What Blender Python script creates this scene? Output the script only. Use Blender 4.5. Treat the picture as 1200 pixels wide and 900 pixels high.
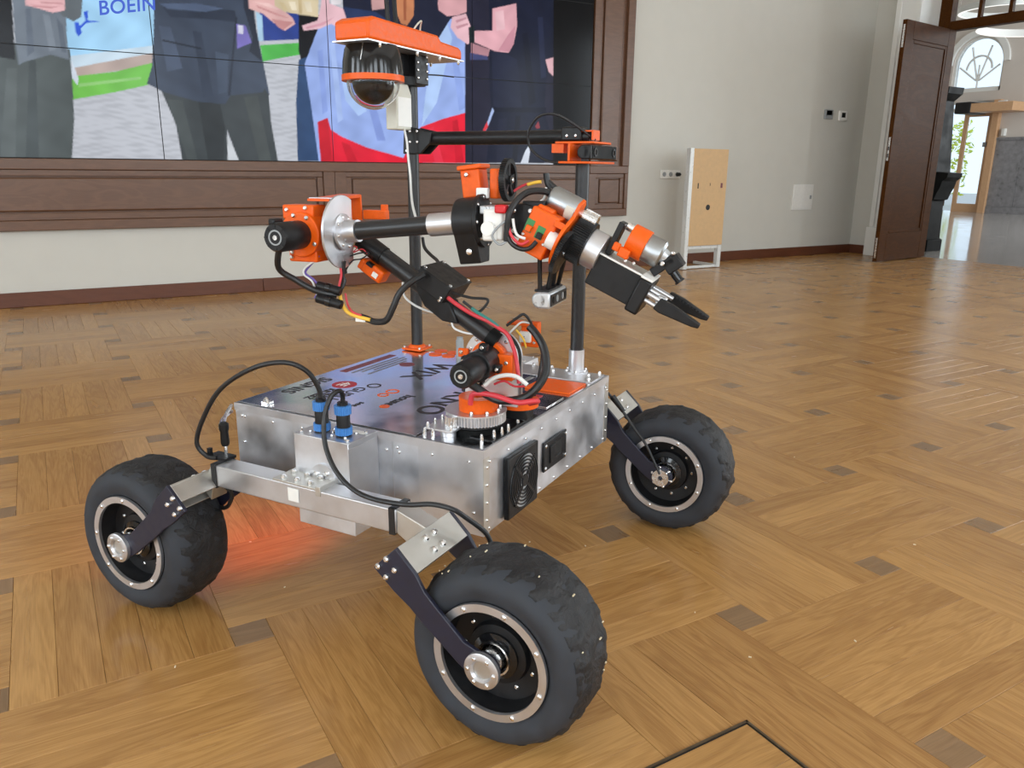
import bpy, bmesh, math, random
import numpy as np
from mathutils import Vector, Matrix, noise

for _o in list(bpy.data.objects):
    bpy.data.objects.remove(_o, do_unlink=True)
scene = bpy.context.scene
COL = scene.collection
random.seed(7)
PI = math.pi

# ---------------------------------------------------------------- camera
CAM_H = 0.918
cd = bpy.data.cameras.new('camera')
cam = bpy.data.objects.new('camera', cd)
COL.objects.link(cam)
cd.sensor_fit = 'HORIZONTAL'
cd.sensor_width = 36.0
cd.lens = 36.0 * 922.57 / 1200.0
cd.clip_start = 0.02
cd.clip_end = 200
_r = Vector((0.8609747, -0.5085578, 0.0095643))
_u = Vector((0.1258584, 0.2312182, 0.9647268))
_f = Vector((0.4928307, 0.8294017, -0.2630794))
cam.matrix_world = Matrix(((_r.x, _u.x, -_f.x, 0), (_r.y, _u.y, -_f.y, 0), (_r.z, _u.z, -_f.z, CAM_H), (0, 0, 0, 1)))
scene.camera = cam

# ---------------------------------------------------------------- world (overcast daylight sky)
wd = bpy.data.worlds.new('sky')
scene.world = wd
wd.use_nodes = True
bg = wd.node_tree.nodes['Background']
bg.inputs[0].default_value = (0.72, 0.86, 1.0, 1)
bg.inputs[1].default_value = 1.15

# ---------------------------------------------------------------- room dimensions and daylight through the windows, plus an added hall light
RX0, RX1 = -5.2, 8.32        # left wall, door wall
RY0, RY1 = -3.6, 6.14        # window wall (behind the camera), screen wall
RZ = 4.3
WIN_X = [-4.0, -2.1, -0.25, 1.95, 3.75, 5.55, 7.3]
WIN_W, WIN_Z0, WIN_Z1 = 1.2, 0.85, 3.3
def area_light(name, loc, rot, sx, sy, power, color):
    l = bpy.data.lights.new(name, 'AREA')
    l.shape = 'RECTANGLE'
    l.size, l.size_y = sx, sy
    l.energy = power
    l.color = color
    o = bpy.data.objects.new(name, l)
    COL.objects.link(o)
    o.location = loc
    o.rotation_euler = rot
    return o
DAY = (0.87, 0.945, 1.0)
for wx in WIN_X:
    area_light('window_and_fill_light', (wx, RY0 + 0.06, (WIN_Z0 + WIN_Z1) / 2), (PI / 2, 0, 0), WIN_W - .1, WIN_Z1 - WIN_Z0 - .1, 46 if wx < 3.0 else (40 if wx < 4.5 else 14), DAY)
# glazed doors further along the door wall, right of the frame
RWIN_Y = [1.0, -1.4]
for wy in RWIN_Y:
    area_light('window_and_fill_light', (RX1 - 0.02, wy, 1.7), (PI / 2, 0, PI / 2), 1.0, 2.6, 66, DAY)
LWIN_Y = [-1.7, 0.7, 3.1]
for wy in LWIN_Y:
    area_light('window_and_fill_light', (RX0 + 0.04, wy, (WIN_Z0 + WIN_Z1) / 2), (PI / 2, 0, -PI / 2), 1.1, WIN_Z1 - WIN_Z0 - .1, 50, DAY)
# added area light to brighten the entrance hall, set before a windowless wall
area_light('window_and_fill_light', (16.0, 1.45, 2.8), (PI / 2, 0, 0), 5.0, 3.0, 480, DAY)

vs = scene.view_settings
vs.view_transform = 'Standard'
vs.look = 'None'
vs.exposure = 0.22
vs.gamma = 1.0
vs.use_curve_mapping = False

# ---------------------------------------------------------------- materials
def srgb(r, g, b):
    def c(v):
        v /= 255.0
        return v / 12.92 if v <= 0.04045 else ((v + 0.055) / 1.055) ** 2.4
    return (c(r), c(g), c(b), 1.0)

def new_mat(name):
    m = bpy.data.materials.new(name)
    m.use_nodes = True
    nt = m.node_tree
    return m, nt, nt.nodes['Principled BSDF']

def mat(name, col, rough=0.5, metal=0.0, var=0.12, scale=40.0, bump=0.0, coat=0.0, rvar=0.1, detail=4.0, spec=None, stretch=None):
    """principled material with procedural noise in colour, roughness and fine relief"""
    m, nt, b = new_mat(name)
    N = nt.nodes; Lk = nt.links
    tc = N.new('ShaderNodeTexCoord')
    no = N.new('ShaderNodeTexNoise')
    no.inputs['Scale'].default_value = scale
    no.inputs['Detail'].default_value = detail
    if stretch:
        mp = N.new('ShaderNodeMapping')
        mp.inputs['Scale'].default_value = stretch
        Lk.new(tc.outputs['Object'], mp.inputs['Vector'])
        Lk.new(mp.outputs[0], no.inputs['Vector'])
    else:
        Lk.new(tc.outputs['Object'], no.inputs['Vector'])
    rp = N.new('ShaderNodeMapRange')
    rp.inputs['From Min'].default_value = 0.3
    rp.inputs['From Max'].default_value = 0.7
    rp.inputs['To Min'].default_value = 1 - var
    rp.inputs['To Max'].default_value = 1 + var
    Lk.new(no.outputs['Fac'], rp.inputs['Value'])
    mx = N.new('ShaderNodeVectorMath'); mx.operation = 'SCALE'
    mx.inputs[0].default_value = col[:3]
    Lk.new(rp.outputs[0], mx.inputs['Scale'])
    Lk.new(mx.outputs[0], b.inputs['Base Color'])
    rr = N.new('ShaderNodeMapRange')
    rr.inputs['From Min'].default_value = 0.3
    rr.inputs['From Max'].default_value = 0.7
    rr.inputs['To Min'].default_value = max(0.02, rough - rvar)
    rr.inputs['To Max'].default_value = min(1, rough + rvar)
    Lk.new(no.outputs['Fac'], rr.inputs['Value'])
    Lk.new(rr.outputs[0], b.inputs['Roughness'])
    b.inputs['Metallic'].default_value = metal
    if spec is not None:
        b.inputs['Specular IOR Level'].default_value = spec
    if coat:
        b.inputs['Coat Weight'].default_value = coat
        b.inputs['Coat Roughness'].default_value = 0.15
    if bump:
        bp = N.new('ShaderNodeBump')
        bp.inputs['Strength'].default_value = bump
        bp.inputs['Distance'].default_value = 0.002
        Lk.new(no.outputs['Fac'], bp.inputs['Height'])
        Lk.new(bp.outputs[0], b.inputs['Normal'])
    return m

def emit_mat(name, col, strength):
    m, nt, b = new_mat(name)
    b.inputs['Base Color'].default_value = (0.02, 0.02, 0.02, 1)
    b.inputs['Emission Color'].default_value = col
    b.inputs['Emission Strength'].default_value = strength
    return m

def wood_mat(name, c1, c2, rough, use_uv=True, ring=18.0, grain=1.0, coat=0.0, tone=0.35, rvar=0.06, spec=0.5):
    """oak: grain runs along U (or object X); tone shifts from plank to plank"""
    m, nt, b = new_mat(name)
    N = nt.nodes; Lk = nt.links
    tc = N.new('ShaderNodeTexCoord')
    oi = N.new('ShaderNodeObjectInfo')
    at = N.new('ShaderNodeAttribute'); at.attribute_name = 'plank_tone'
    ad = N.new('ShaderNodeMath'); ad.operation = 'ADD'
    Lk.new(oi.outputs['Random'], ad.inputs[0]); Lk.new(at.outputs['Fac'], ad.inputs[1])
    fr = N.new('ShaderNodeMath'); fr.operation = 'FRACT'
    Lk.new(ad.outputs[0], fr.inputs[0])
    of = N.new('ShaderNodeMath'); of.operation = 'MULTIPLY'; of.inputs[1].default_value = 91.7
    Lk.new(fr.outputs[0], of.inputs[0])
    cx = N.new('ShaderNodeCombineXYZ')
    for k in range(3):
        Lk.new(of.outputs[0], cx.inputs[k])
    va = N.new('ShaderNodeVectorMath'); va.operation = 'ADD'
    Lk.new(tc.outputs['UV' if use_uv else 'Object'], va.inputs[0]); Lk.new(cx.outputs[0], va.inputs[1])
    mp = N.new('ShaderNodeMapping'); mp.inputs['Scale'].default_value = (2.2, ring, ring)
    Lk.new(va.outputs[0], mp.inputs['Vector'])
    n1 = N.new('ShaderNodeTexNoise'); n1.inputs['Scale'].default_value = 1.0
    n1.inputs['Detail'].default_value = 3.0; n1.inputs['Distortion'].default_value = 1.2
    Lk.new(mp.outputs[0], n1.inputs['Vector'])
    mp2 = N.new('ShaderNodeMapping'); mp2.inputs['Scale'].default_value = (14.0, 420.0, 420.0)
    Lk.new(va.outputs[0], mp2.inputs['Vector'])
    n2 = N.new('ShaderNodeTexNoise'); n2.inputs['Scale'].default_value = 1.0; n2.inputs['Detail'].default_value = 2.0
    Lk.new(mp2.outputs[0], n2.inputs['Vector'])
    # growth rings from the broad noise
    sn = N.new('ShaderNodeMath'); sn.operation = 'MULTIPLY'; sn.inputs[1].default_value = 34.0
    Lk.new(n1.outputs['Fac'], sn.inputs[0])
    si = N.new('ShaderNodeMath'); si.operation = 'SINE'
    Lk.new(sn.outputs[0], si.inputs[0])
    s1 = N.new('ShaderNodeMath'); s1.operation = 'MULTIPLY_ADD'
    s1.inputs[1].default_value = 0.10 * grain; s1.inputs[2].default_value = 0.5
    Lk.new(si.outputs[0], s1.inputs[0])
    s2 = N.new('ShaderNodeMath'); s2.operation = 'MULTIPLY_ADD'; s2.inputs[1].default_value = 0.55 * grain
    Lk.new(n2.outputs['Fac'], s2.inputs[0]); Lk.new(s1.outputs[0], s2.inputs[2])
    s3 = N.new('ShaderNodeMath'); s3.operation = 'MULTIPLY_ADD'; s3.inputs[1].default_value = tone
    Lk.new(fr.outputs[0], s3.inputs[0]); Lk.new(s2.outputs[0], s3.inputs[2])
    mr = N.new('ShaderNodeMapRange')
    mr.inputs['From Min'].default_value = 0.45; mr.inputs['From Max'].default_value = 1.0 + tone
    Lk.new(s3.outputs[0], mr.inputs['Value'])
    ra = N.new('ShaderNodeValToRGB')
    ra.color_ramp.elements[0].color = c1
    ra.color_ramp.elements[1].color = c2
    Lk.new(mr.outputs[0], ra.inputs[0])
    Lk.new(ra.outputs[0], b.inputs['Base Color'])
    rr = N.new('ShaderNodeMapRange')
    b.inputs['Specular IOR Level'].default_value = spec
    rr.inputs['To Min'].default_value = rough - rvar; rr.inputs['To Max'].default_value = rough + rvar
    Lk.new(n1.outputs['Fac'], rr.inputs['Value'])
    Lk.new(rr.outputs[0], b.inputs['Roughness'])
    bp = N.new('ShaderNodeBump'); bp.inputs['Strength'].default_value = 0.05; bp.inputs['Distance'].default_value = 0.001
    Lk.new(n2.outputs['Fac'], bp.inputs['Height']); Lk.new(bp.outputs[0], b.inputs['Normal'])
    if coat:
        b.inputs['Coat Weight'].default_value = coat
        b.inputs['Coat Roughness'].default_value = 0.22
    return m

M = {}
M['wall'] = mat('wall_paint', srgb(207, 205, 197), 0.75, var=0.015, scale=6, bump=0.02, spec=0.3)
M['white_paint'] = mat('white_paint', srgb(236, 236, 232), 0.5, var=0.01, scale=5)
M['ceiling'] = mat('ceiling_paint', srgb(235, 233, 228), 0.8, var=0.01, scale=4)
M['oak'] = wood_mat('oak_floor', srgb(136, 93, 46), srgb(196, 150, 90), 0.25, tone=0.30)
M['oak_dark'] = wood_mat('dark_oak_inlay', srgb(110, 84, 56), srgb(150, 118, 84), 0.28, tone=0.3)
M['oak_pale'] = wood_mat('pale_oak_lid', srgb(144, 102, 52), srgb(198, 152, 92), 0.30, tone=0.25)
M['panelling'] = wood_mat('brown_panelling', srgb(86, 57, 38), srgb(118, 82, 58), 0.36, use_uv=False, ring=9, tone=0.0, grain=0.7, spec=0.6)
M['door_wood'] = wood_mat('dark_door_wood', srgb(56, 30, 9), srgb(88, 52, 19), 0.42, use_uv=False, ring=9, tone=0.0, grain=0.7, spec=0.06)
M['skirting'] = wood_mat('skirting_wood', srgb(84, 44, 26), srgb(112, 64, 40), 0.40, use_uv=False, ring=9, tone=0.0, grain=0.6)
M['dark_gap'] = mat('dark_gap', srgb(10, 10, 11), 0.6)
M['alu'] = mat('brushed_aluminium', (0.64, 0.65, 0.68, 1), 0.42, 0.90, var=0.20, scale=13, rvar=0.12, detail=9)
M['alu_plain'] = mat('plain_aluminium', (0.62, 0.62, 0.64, 1), 0.38, 0.90, var=0.05, scale=30, rvar=0.05)
M['alu_warm'] = mat('milled_aluminium_plate', (0.56, 0.545, 0.51, 1), 0.42, 0.88, var=0.05, scale=30, rvar=0.05)
M['alu_top'] = mat('smooth_aluminium_lid', (0.72, 0.72, 0.74, 1), 0.17, 1.0, var=0.10, scale=12, rvar=0.06, detail=6)
M['steel'] = mat('zinc_steel', (0.78, 0.78, 0.78, 1), 0.25, 1.0, var=0.08, scale=90)
M['motor_steel'] = mat('grey_motor_steel', (0.42, 0.44, 0.45, 1), 0.38, 1.0, var=0.06, scale=40)
M['orange'] = mat('orange_print', srgb(230, 92, 10), 0.42, var=0.06, scale=120, bump=0.03, spec=0.35)
M['black'] = mat('black_plastic', (0.009, 0.009, 0.010, 1), 0.40, var=0.2, scale=80, spec=0.32)
M['black_gloss'] = mat('gloss_black', (0.008, 0.008, 0.009, 1), 0.12, var=0.1, scale=30, rvar=0.04)
M['navy'] = mat('navy_plate', srgb(30, 31, 48), 0.42, var=0.15, scale=70)
M['rubber'] = mat('tyre_rubber', srgb(45, 48, 54), 0.72, var=0.28, scale=26, bump=0.25, rvar=0.1, detail=8)
M['cable'] = mat('cable_jacket', (0.010, 0.010, 0.011, 1), 0.42, var=0.1, scale=100)
M['cable_white'] = mat('white_cable', srgb(225, 225, 222), 0.5, var=0.03)
M['cable_red'] = mat('red_cable', srgb(206, 56, 66), 0.45, var=0.08)
M['cable_yellow'] = mat('yellow_cable', srgb(236, 186, 60), 0.45, var=0.05)
M['cable_teal'] = mat('teal_cable', srgb(50, 128, 120), 0.45, var=0.05)
M['cable_purple'] = mat('purple_cable', srgb(112, 92, 168), 0.45, var=0.05)
M['blue'] = mat('blue_plastic', srgb(66, 128, 196), 0.4, var=0.08, scale=60)
M['white'] = mat('white_plastic', srgb(232, 231, 226), 0.45, var=0.03)
M['ivory'] = mat('ivory_plastic', srgb(206, 204, 190), 0.5, var=0.03)
M['grey'] = mat('grey_plastic', srgb(150, 154, 156), 0.45, var=0.04)
M['smoke'] = mat('smoked_dome', (0.006, 0.006, 0.007, 1), 0.06, var=0.0, rvar=0.01)
M['silver'] = mat('silver_paint', srgb(196, 199, 202), 0.35, 0.6, var=0.04)
M['red'] = mat('red_plastic', srgb(200, 28, 36), 0.4, var=0.05)
M['pcb'] = mat('green_board', srgb(58, 128, 72), 0.5, var=0.1)
M['plywood'] = mat('fibreboard', srgb(202, 166, 120), 0.6, var=0.05, scale=30)
M['profile'] = mat('white_profile', srgb(222, 224, 222), 0.35, 0.2, var=0.03)
M['print_black'] = mat('black_print', srgb(30, 28, 34), 0.5, var=0.1)
M['print_red'] = mat('red_print', srgb(168, 34, 46), 0.5, var=0.1)
M['print_maroon'] = mat('maroon_print', srgb(112, 52, 58), 0.5, var=0.1)
M['print_grey'] = mat('grey_print', srgb(110, 108, 118), 0.5, var=0.1)
M['stone_floor'] = mat('polished_stone', srgb(176, 172, 168), 0.10, var=0.06, scale=4, rvar=0.04)
M['stone_grey'] = mat('grey_stone_cladding', srgb(134, 133, 136), 0.35, var=0.22, scale=9, detail=9)
M['stone_dark'] = mat('dark_stone', srgb(17, 18, 18), 0.5, var=0.2, scale=8, spec=0.12)
M['hall_wall'] = mat('hall_plaster', srgb(214, 205, 196), 0.7, var=0.02, scale=3)
M['blond_wood'] = wood_mat('blond_wood', srgb(196, 152, 112), srgb(222, 182, 142), 0.4, use_uv=False, ring=9, tone=0.0, grain=0.5)
M['leaf'] = mat('garden_leaf', srgb(196, 206, 64), 0.6, var=0.3, scale=30)
M['paving'] = mat('paving', srgb(186, 184, 180), 0.8, var=0.05)
M['brass'] = mat('dull_metal_edge', srgb(104, 90, 72), 0.4, 0.7, var=0.15, scale=60)
M['crumb'] = mat('wood_crumbs', srgb(226, 210, 176), 0.8, var=0.1)
M['red_led'] = emit_mat('red_led', (1.0, 0.05, 0.02, 1), 8.0)
M['lamp'] = emit_mat('ring_lamp_glow', (1.0, 0.97, 0.92, 1), 1.0)

def glass_mat(name, ior):
    m, nt, b = new_mat(name)
    b.inputs['Base Color'].default_value = (0.95, 0.98, 0.99, 1)
    b.inputs['Roughness'].default_value = 0.02
    b.inputs['Transmission Weight'].default_value = 1.0
    b.inputs['IOR'].default_value = ior
    return m
M['glass'] = glass_mat('clear_glass', 1.05)
M['bubble'] = glass_mat('dome_acrylic', 1.25)

def carbon_mat():
    m, nt, b = new_mat('carbon_weave')
    N = nt.nodes; Lk = nt.links
    tc = N.new('ShaderNodeTexCoord')
    mp = N.new('ShaderNodeMapping'); mp.inputs['Rotation'].default_value = (0.6, 0.8, 0.7)
    Lk.new(tc.outputs['Object'], mp.inputs[0])
    ch = N.new('ShaderNodeTexChecker'); ch.inputs['Scale'].default_value = 420
    ch.inputs['Color1'].default_value = (0.006, 0.006, 0.007, 1); ch.inputs['Color2'].default_value = (0.020, 0.020, 0.022, 1)
    Lk.new(mp.outputs[0], ch.inputs['Vector'])
    Lk.new(ch.outputs['Color'], b.inputs['Base Color'])
    b.inputs['Roughness'].default_value = 0.33
    return m
M['carbon'] = carbon_mat()

def tread_mat():
    m, nt, b = new_mat('torn_tread_cover')
    N = nt.nodes; Lk = nt.links
    tc = N.new('ShaderNodeTexCoord')
    n1 = N.new('ShaderNodeTexNoise'); n1.inputs['Scale'].default_value = 30; n1.inputs['Detail'].default_value = 8
    Lk.new(tc.outputs['Object'], n1.inputs['Vector'])
    r = N.new('ShaderNodeValToRGB')
    r.color_ramp.elements[0].position = 0.35; r.color_ramp.elements[0].color = (0.006, 0.006, 0.007, 1)
    r.color_ramp.elements[1].position = 0.72; r.color_ramp.elements[1].color = (0.020, 0.020, 0.022, 1)
    Lk.new(n1.outputs['Fac'], r.inputs[0]); Lk.new(r.outputs[0], b.inputs['Base Color'])
    b.inputs['Roughness'].default_value = 0.62
    w = N.new('ShaderNodeTexNoise'); w.inputs['Scale'].default_value = 55; w.inputs['Detail'].default_value = 6; w.inputs['Distortion'].default_value = 1.5
    Lk.new(tc.outputs['Object'], w.inputs['Vector'])
    bp = N.new('ShaderNodeBump'); bp.inputs['Strength'].default_value = 0.7; bp.inputs['Distance'].default_value = 0.006
    Lk.new(w.outputs['Fac'], bp.inputs['Height']); Lk.new(bp.outputs[0], b.inputs['Normal'])
    return m
M['tread'] = tread_mat()

# ---------------------------------------------------------------- mesh helpers
class MB:
    """collects simple solids; build() links them as ONE mesh object"""
    def __init__(self):
        self.v = []; self.f = []
    def add(self, verts, faces):
        n = len(self.v)
        self.v += [tuple(p) for p in verts]
        self.f += [tuple(i + n for i in q) for q in faces]
        return self
    def box(self, c, s, R=None):
        c = Vector(c); hx, hy, hz = s[0] / 2, s[1] / 2, s[2] / 2
        vs = []
        for x in (-hx, hx):
            for y in (-hy, hy):
                for z in (-hz, hz):
                    p = Vector((x, y, z))
                    if R is not None:
                        p = R @ p
                    vs.append(c + p)
        return self.add(vs, [(0, 1, 3, 2), (4, 6, 7, 5), (0, 4, 5, 1), (2, 3, 7, 6), (0, 2, 6, 4), (1, 5, 7, 3)])
    def bx(self, x0, x1, y0, y1, z0, z1):
        return self.box(((x0 + x1) / 2, (y0 + y1) / 2, (z0 + z1) / 2), (abs(x1 - x0), abs(y1 - y0), abs(z1 - z0)))
    def lathe(self, prof, o, ax, seg=28, closed=False, ang=2 * PI, ref=None, start=0.0):
        o = Vector(o); ax = Vector(ax).normalized()
        if ref is None:
            ref = Vector((0, 0, 1)) if abs(ax.z) < 0.9 else Vector((1, 0, 0))
        e1 = (ref - ax * ref.dot(ax)).normalized(); e2 = ax.cross(e1)
        full = abs(ang - 2 * PI) < 1e-6
        ns = seg if full else seg + 1
        vs = []
        for i in range(ns):
            a = start + ang * i / seg
            d = e1 * math.cos(a) + e2 * math.sin(a)
            for r, h in prof:
                vs.append(o + ax * h + d * r)
        k = len(prof); fs = []
        for i in range(seg):
            j = (i + 1) % ns
            for q in range(k - 1 + (1 if closed else 0)):
                q2 = (q + 1) % k
                fs.append((i * k + q, j * k + q, j * k + q2, i * k + q2))
        if not closed:
            if full:
                fs.append(tuple(i * k for i in range(ns)))
                fs.append(tuple(i * k + k - 1 for i in reversed(range(ns))))
        if not full:
            fs.append(tuple(range(k)))
            fs.append(tuple((ns - 1) * k + q for q in reversed(range(k))))
        return self.add(vs, fs)
    def cyl(self, p0, p1, r, r2=None, seg=24):
        p0 = Vector(p0); p1 = Vector(p1); d = p1 - p0
        return self.lathe([(r, 0), (r if r2 is None else r2, d.length)], p0, d, seg)
    def ring(self, o, ax, r0, r1, t, seg=36):
        return self.lathe([(r0, 0), (r1, 0), (r1, t), (r0, t)], o, ax, seg, closed=True)
    def prism(self, poly, o, ux, uy, t):
        """polygon in the (ux, uy) plane, extruded by t along ux x uy"""
        o = Vector(o); ux = Vector(ux); uy = Vector(uy); n = ux.cross(uy).normalized()
        k = len(poly)
        a = [o + ux * p[0] + uy * p[1] for p in poly]
        vs = a + [p + n * t for p in a]
        fs = [tuple(reversed(range(k))), tuple(range(k, 2 * k))]
        for i in range(k):
            j = (i + 1) % k
            fs.append((i, j, j + k, i + k))
        return self.add(vs, fs)
    def tube(self, pts, r, seg=8, sub=6, taper=None):
        P = [Vector(p) for p in pts]
        if sub > 1 and len(P) > 2:
            Q = []
            for i in range(len(P) - 1):
                p0 = P[max(i - 1, 0)]; p1 = P[i]; p2 = P[i + 1]; p3 = P[min(i + 2, len(P) - 1)]
                for s in range(sub):
                    t = s / sub
                    Q.append(0.5 * ((2 * p1) + (-p0 + p2) * t + (2 * p0 - 5 * p1 + 4 * p2 - p3) * t * t + (-p0 + 3 * p1 - 3 * p2 + p3) * t ** 3))
            Q.append(P[-1]); P = Q
        vs = []; e = None
        for i, p in enumerate(P):
            d = (P[min(i + 1, len(P) - 1)] - P[max(i - 1, 0)])
            if d.length < 1e-9:
                d = Vector((0, 0, 1))
            d.normalize()
            if e is None:
                ref = Vector((0, 0, 1)) if abs(d.z) < 0.9 else Vector((1, 0, 0))
                e = (ref - d * ref.dot(d)).normalized()
            else:
                e = (e - d * e.dot(d))
                e = e.normalized() if e.length > 1e-6 else d.orthogonal().normalized()
            g = d.cross(e)
            for k in range(seg):
                a = 2 * PI * k / seg
                vs.append(p + (e * math.cos(a) + g * math.sin(a)) * r)
        n = len(P); fs = []
        for i in range(n - 1):
            for k in range(seg):
                k2 = (k + 1) % seg
                fs.append((i * seg + k, i * seg + k2, (i + 1) * seg + k2, (i + 1) * seg + k))
        fs.append(tuple(reversed(range(seg)))); fs.append(tuple((n - 1) * seg + k for k in range(seg)))
        return self.add(vs, fs)
    def gear(self, o, ax, r, t, teeth, depth, hole=0.0, duty=0.5):
        o = Vector(o); ax = Vector(ax).normalized()
        ref = Vector((0, 0, 1)) if abs(ax.z) < 0.9 else Vector((1, 0, 0))
        e1 = (ref - ax * ref.dot(ax)).normalized(); e2 = ax.cross(e1)
        poly = []
        for i in range(teeth):
            for fr, rr in ((0.0, r - depth), (0.25, r), (0.25 + duty * 0.6, r), (0.8, r - depth)):
                a = 2 * PI * (i + fr) / teeth
                poly.append((rr * math.cos(a), rr * math.sin(a)))
        return self.prism(poly, o, e1, e2, t)
    def build(self, name, material, parent=None, bevel=0.0, smooth=True, angle=35, recalc=True):
        me = bpy.data.meshes.new(name)
        me.from_pydata(self.v, [], self.f)
        if recalc:
            bm = bmesh.new(); bm.from_mesh(me)
            bmesh.ops.recalc_face_normals(bm, faces=bm.faces)
            bm.to_mesh(me); bm.free()
        if smooth:
            me.shade_smooth()
            me.set_sharp_from_angle(angle=math.radians(angle))
        me.materials.append(M[material] if isinstance(material, str) else material)
        o = bpy.data.objects.new(name, me)
        COL.objects.link(o)
        if parent is not None:
            o.parent = parent
        if bevel:
            b = o.modifiers.new('bevel', 'BEVEL'); b.width = bevel; b.segments = 2
            b.limit_method = 'ANGLE'; b.angle_limit = math.radians(40)
        return o

def empty(name, loc=(0, 0, 0), rz=0.0):
    o = bpy.data.objects.new(name, None)
    COL.objects.link(o); o.location = loc; o.rotation_euler = (0, 0, rz)
    o.empty_display_size = 0.1
    return o
def tag(o, label, cat, kind=None, group=None):
    o['label'] = label; o['category'] = cat
    if kind: o['kind'] = kind
    if group: o['group'] = group
    return o
def stuff(o):
    o['kind'] = 'stuff'; return o
def copy_obj(o, parent):
    c = o.copy(); COL.objects.link(c); c.parent = parent
    return c
def text_mesh(name, body, size, material, parent, mw, shear=0.0, align='LEFT', bold=0.0, spacing=1.0):
    cu = bpy.data.curves.new(name, 'FONT')
    cu.body = body; cu.size = size; cu.shear = shear; cu.align_x = align; cu.offset = bold; cu.space_character = spacing
    cu.extrude = 0.0003
    t = bpy.data.objects.new(name, cu)
    COL.objects.link(t)
    dg = bpy.context.evaluated_depsgraph_get()
    me = bpy.data.meshes.new_from_object(t.evaluated_get(dg))
    bpy.data.objects.remove(t, do_unlink=True)
    me.materials.clear(); me.materials.append(M[material] if isinstance(material, str) else material)
    me.transform(mw)
    o = bpy.data.objects.new(name, me)
    COL.objects.link(o); o.parent = parent
    return o

# ================================================================ THE ROOM
FP = 0.45917                  # pitch of the parquet lattice
FW = FP / 6.0                 # plank width
FX, FY = 1.29466 * CAM_H, 0.62252 * CAM_H
floor = MB().bx(RX0 - .2, 8.66, RY0 - .2, RY1 + .2, -0.12, -0.012).build('floor', 'dark_gap')
tag(floor, 'oak basket weave parquet floor with small dark corner squares', 'floor', 'structure')

def plank_quads(L, Wd):
    """chamfered plank around the origin, top at z = 0"""
    g, c, d = 0.00025, 0.0007, 0.012
    hx, hy = L / 2 - g, Wd / 2 - g
    o = [(-hx, -hy), (hx, -hy), (hx, hy), (-hx, hy)]
    i = [(-hx + c, -hy + c), (hx - c, -hy + c), (hx - c, hy - c), (-hx + c, hy - c)]
    v = [(x, y, 0.0) for x, y in i] + [(x, y, -c) for x, y in o] + [(x, y, -d) for x, y in o]
    f = [(0, 1, 2, 3)]
    for k in range(4):
        k2 = (k + 1) % 4
        f.append((k, 4 + k, 4 + k2, k2)); f.append((4 + k, 8 + k, 8 + k2, 4 + k2))
    return v, f
def plank_mesh(name, L, Wd, material):
    v, f = plank_quads(L, Wd)
    me = bpy.data.meshes.new(name); me.from_pydata(v, [], f)
    uv = me.uv_layers.new(name='UVMap')
    for l in me.loops:
        co = me.vertices[l.vertex_index].co
        uv.data[l.index].uv = (co.x, co.y)
    me.materials.append(M[material])
    return me
long_me = plank_mesh('plank', FP + FW, FW, 'oak')
sq_me = plank_mesh('inlay_square', FW, FW, 'oak_dark')

HX0, HX1, HY0, HY1 = 0.56, 0.948, 0.30, 0.789     # hatch in the floor
planks = []; squares = []
for i in range(-18, 18):
    for j in range(-12, 16):
        X0 = FX + FP * i - FW / 2; Y0 = FY + FP * j - FW / 2
        squares.append((X0 + FW / 2, Y0 + FW / 2, 0))
        if (i + j) % 2 == 1:
            for k in range(5):
                planks.append((X0 + (FP + FW) / 2, Y0 - (k + .5) * FW, 0))
                planks.append((X0 - (k + .5) * FW, Y0 + FW - (FP + FW) / 2, 1))
def in_room(p, m=0.0):
    return RX0 - .1 < p[0] < 8.9 and RY0 - .1 < p[1] < RY1 + .22
planks = [p for p in planks if in_room(p)]
squares = [p for p in squares if in_room(p)]
def show(p, area):
    d = Vector((p[0], p[1], -CAM_H)); z = d.dot(_f)
    if z < 0.4: return 0
    x = d.dot(_r) / z; y = d.dot(_u) / z
    if abs(x) > 0.72 or abs(y) > 0.56: return 0
    return area * CAM_H / z ** 3
def split(lst, n):
    s = sorted(lst, key=lambda p: -show(p, 1.0))
    own = [p for p in s[:n] if show(p, 1.0) > 0 and p[1] < 5.7 and p[0] < 8.0]
    return own, [p for p in s if p not in own]
own, rest = split(planks, 300)
sown, srest = split(squares, 120)
rng = random.Random(3)
for p in own:
    o = bpy.data.objects.new('plank', long_me); COL.objects.link(o)
    o.location = (p[0], p[1], 0); o.rotation_euler = (0, 0, PI / 2 if p[2] else 0); o.parent = floor
for p in sown:
    o = bpy.data.objects.new('inlay_square', sq_me); COL.objects.link(o)
    o.location = (p[0], p[1], 0); o.rotation_euler = (0, 0, PI / 2 * rng.randint(0, 1)); o.parent = floor
def joined(lst, L, Wd, name, material):
    v, f = plank_quads(L, Wd)
    V = []; F = []; UV = []; T = []
    for p in lst:
        n = len(V); t = rng.random()
        for a in v:
            x, y = (a[0], a[1]) if not p[2] else (-a[1], a[0])
            V.append((min(max(p[0] + x, RX0 - .05), 8.64), min(max(p[1] + y, RY0 - .05), RY1 + .02), a[2]))
        for q in f:
            F.append(tuple(n + a for a in q)); T.append(t)
            UV += [(v[a][0], v[a][1]) for a in q]
    me = bpy.data.meshes.new(name); me.from_pydata(V, [], F)
    uv = me.uv_layers.new(name='UVMap'); uv.data.foreach_set('uv', [c for q in UV for c in q])
    at = me.attributes.new('plank_tone', 'FLOAT', 'FACE'); at.data.foreach_set('value', T)
    me.materials.append(M[material])
    o = bpy.data.objects.new(name, me); COL.objects.link(o); o.parent = floor
    return stuff(o)
joined(rest, FP + FW, FW, 'far_planks', 'oak')
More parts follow.
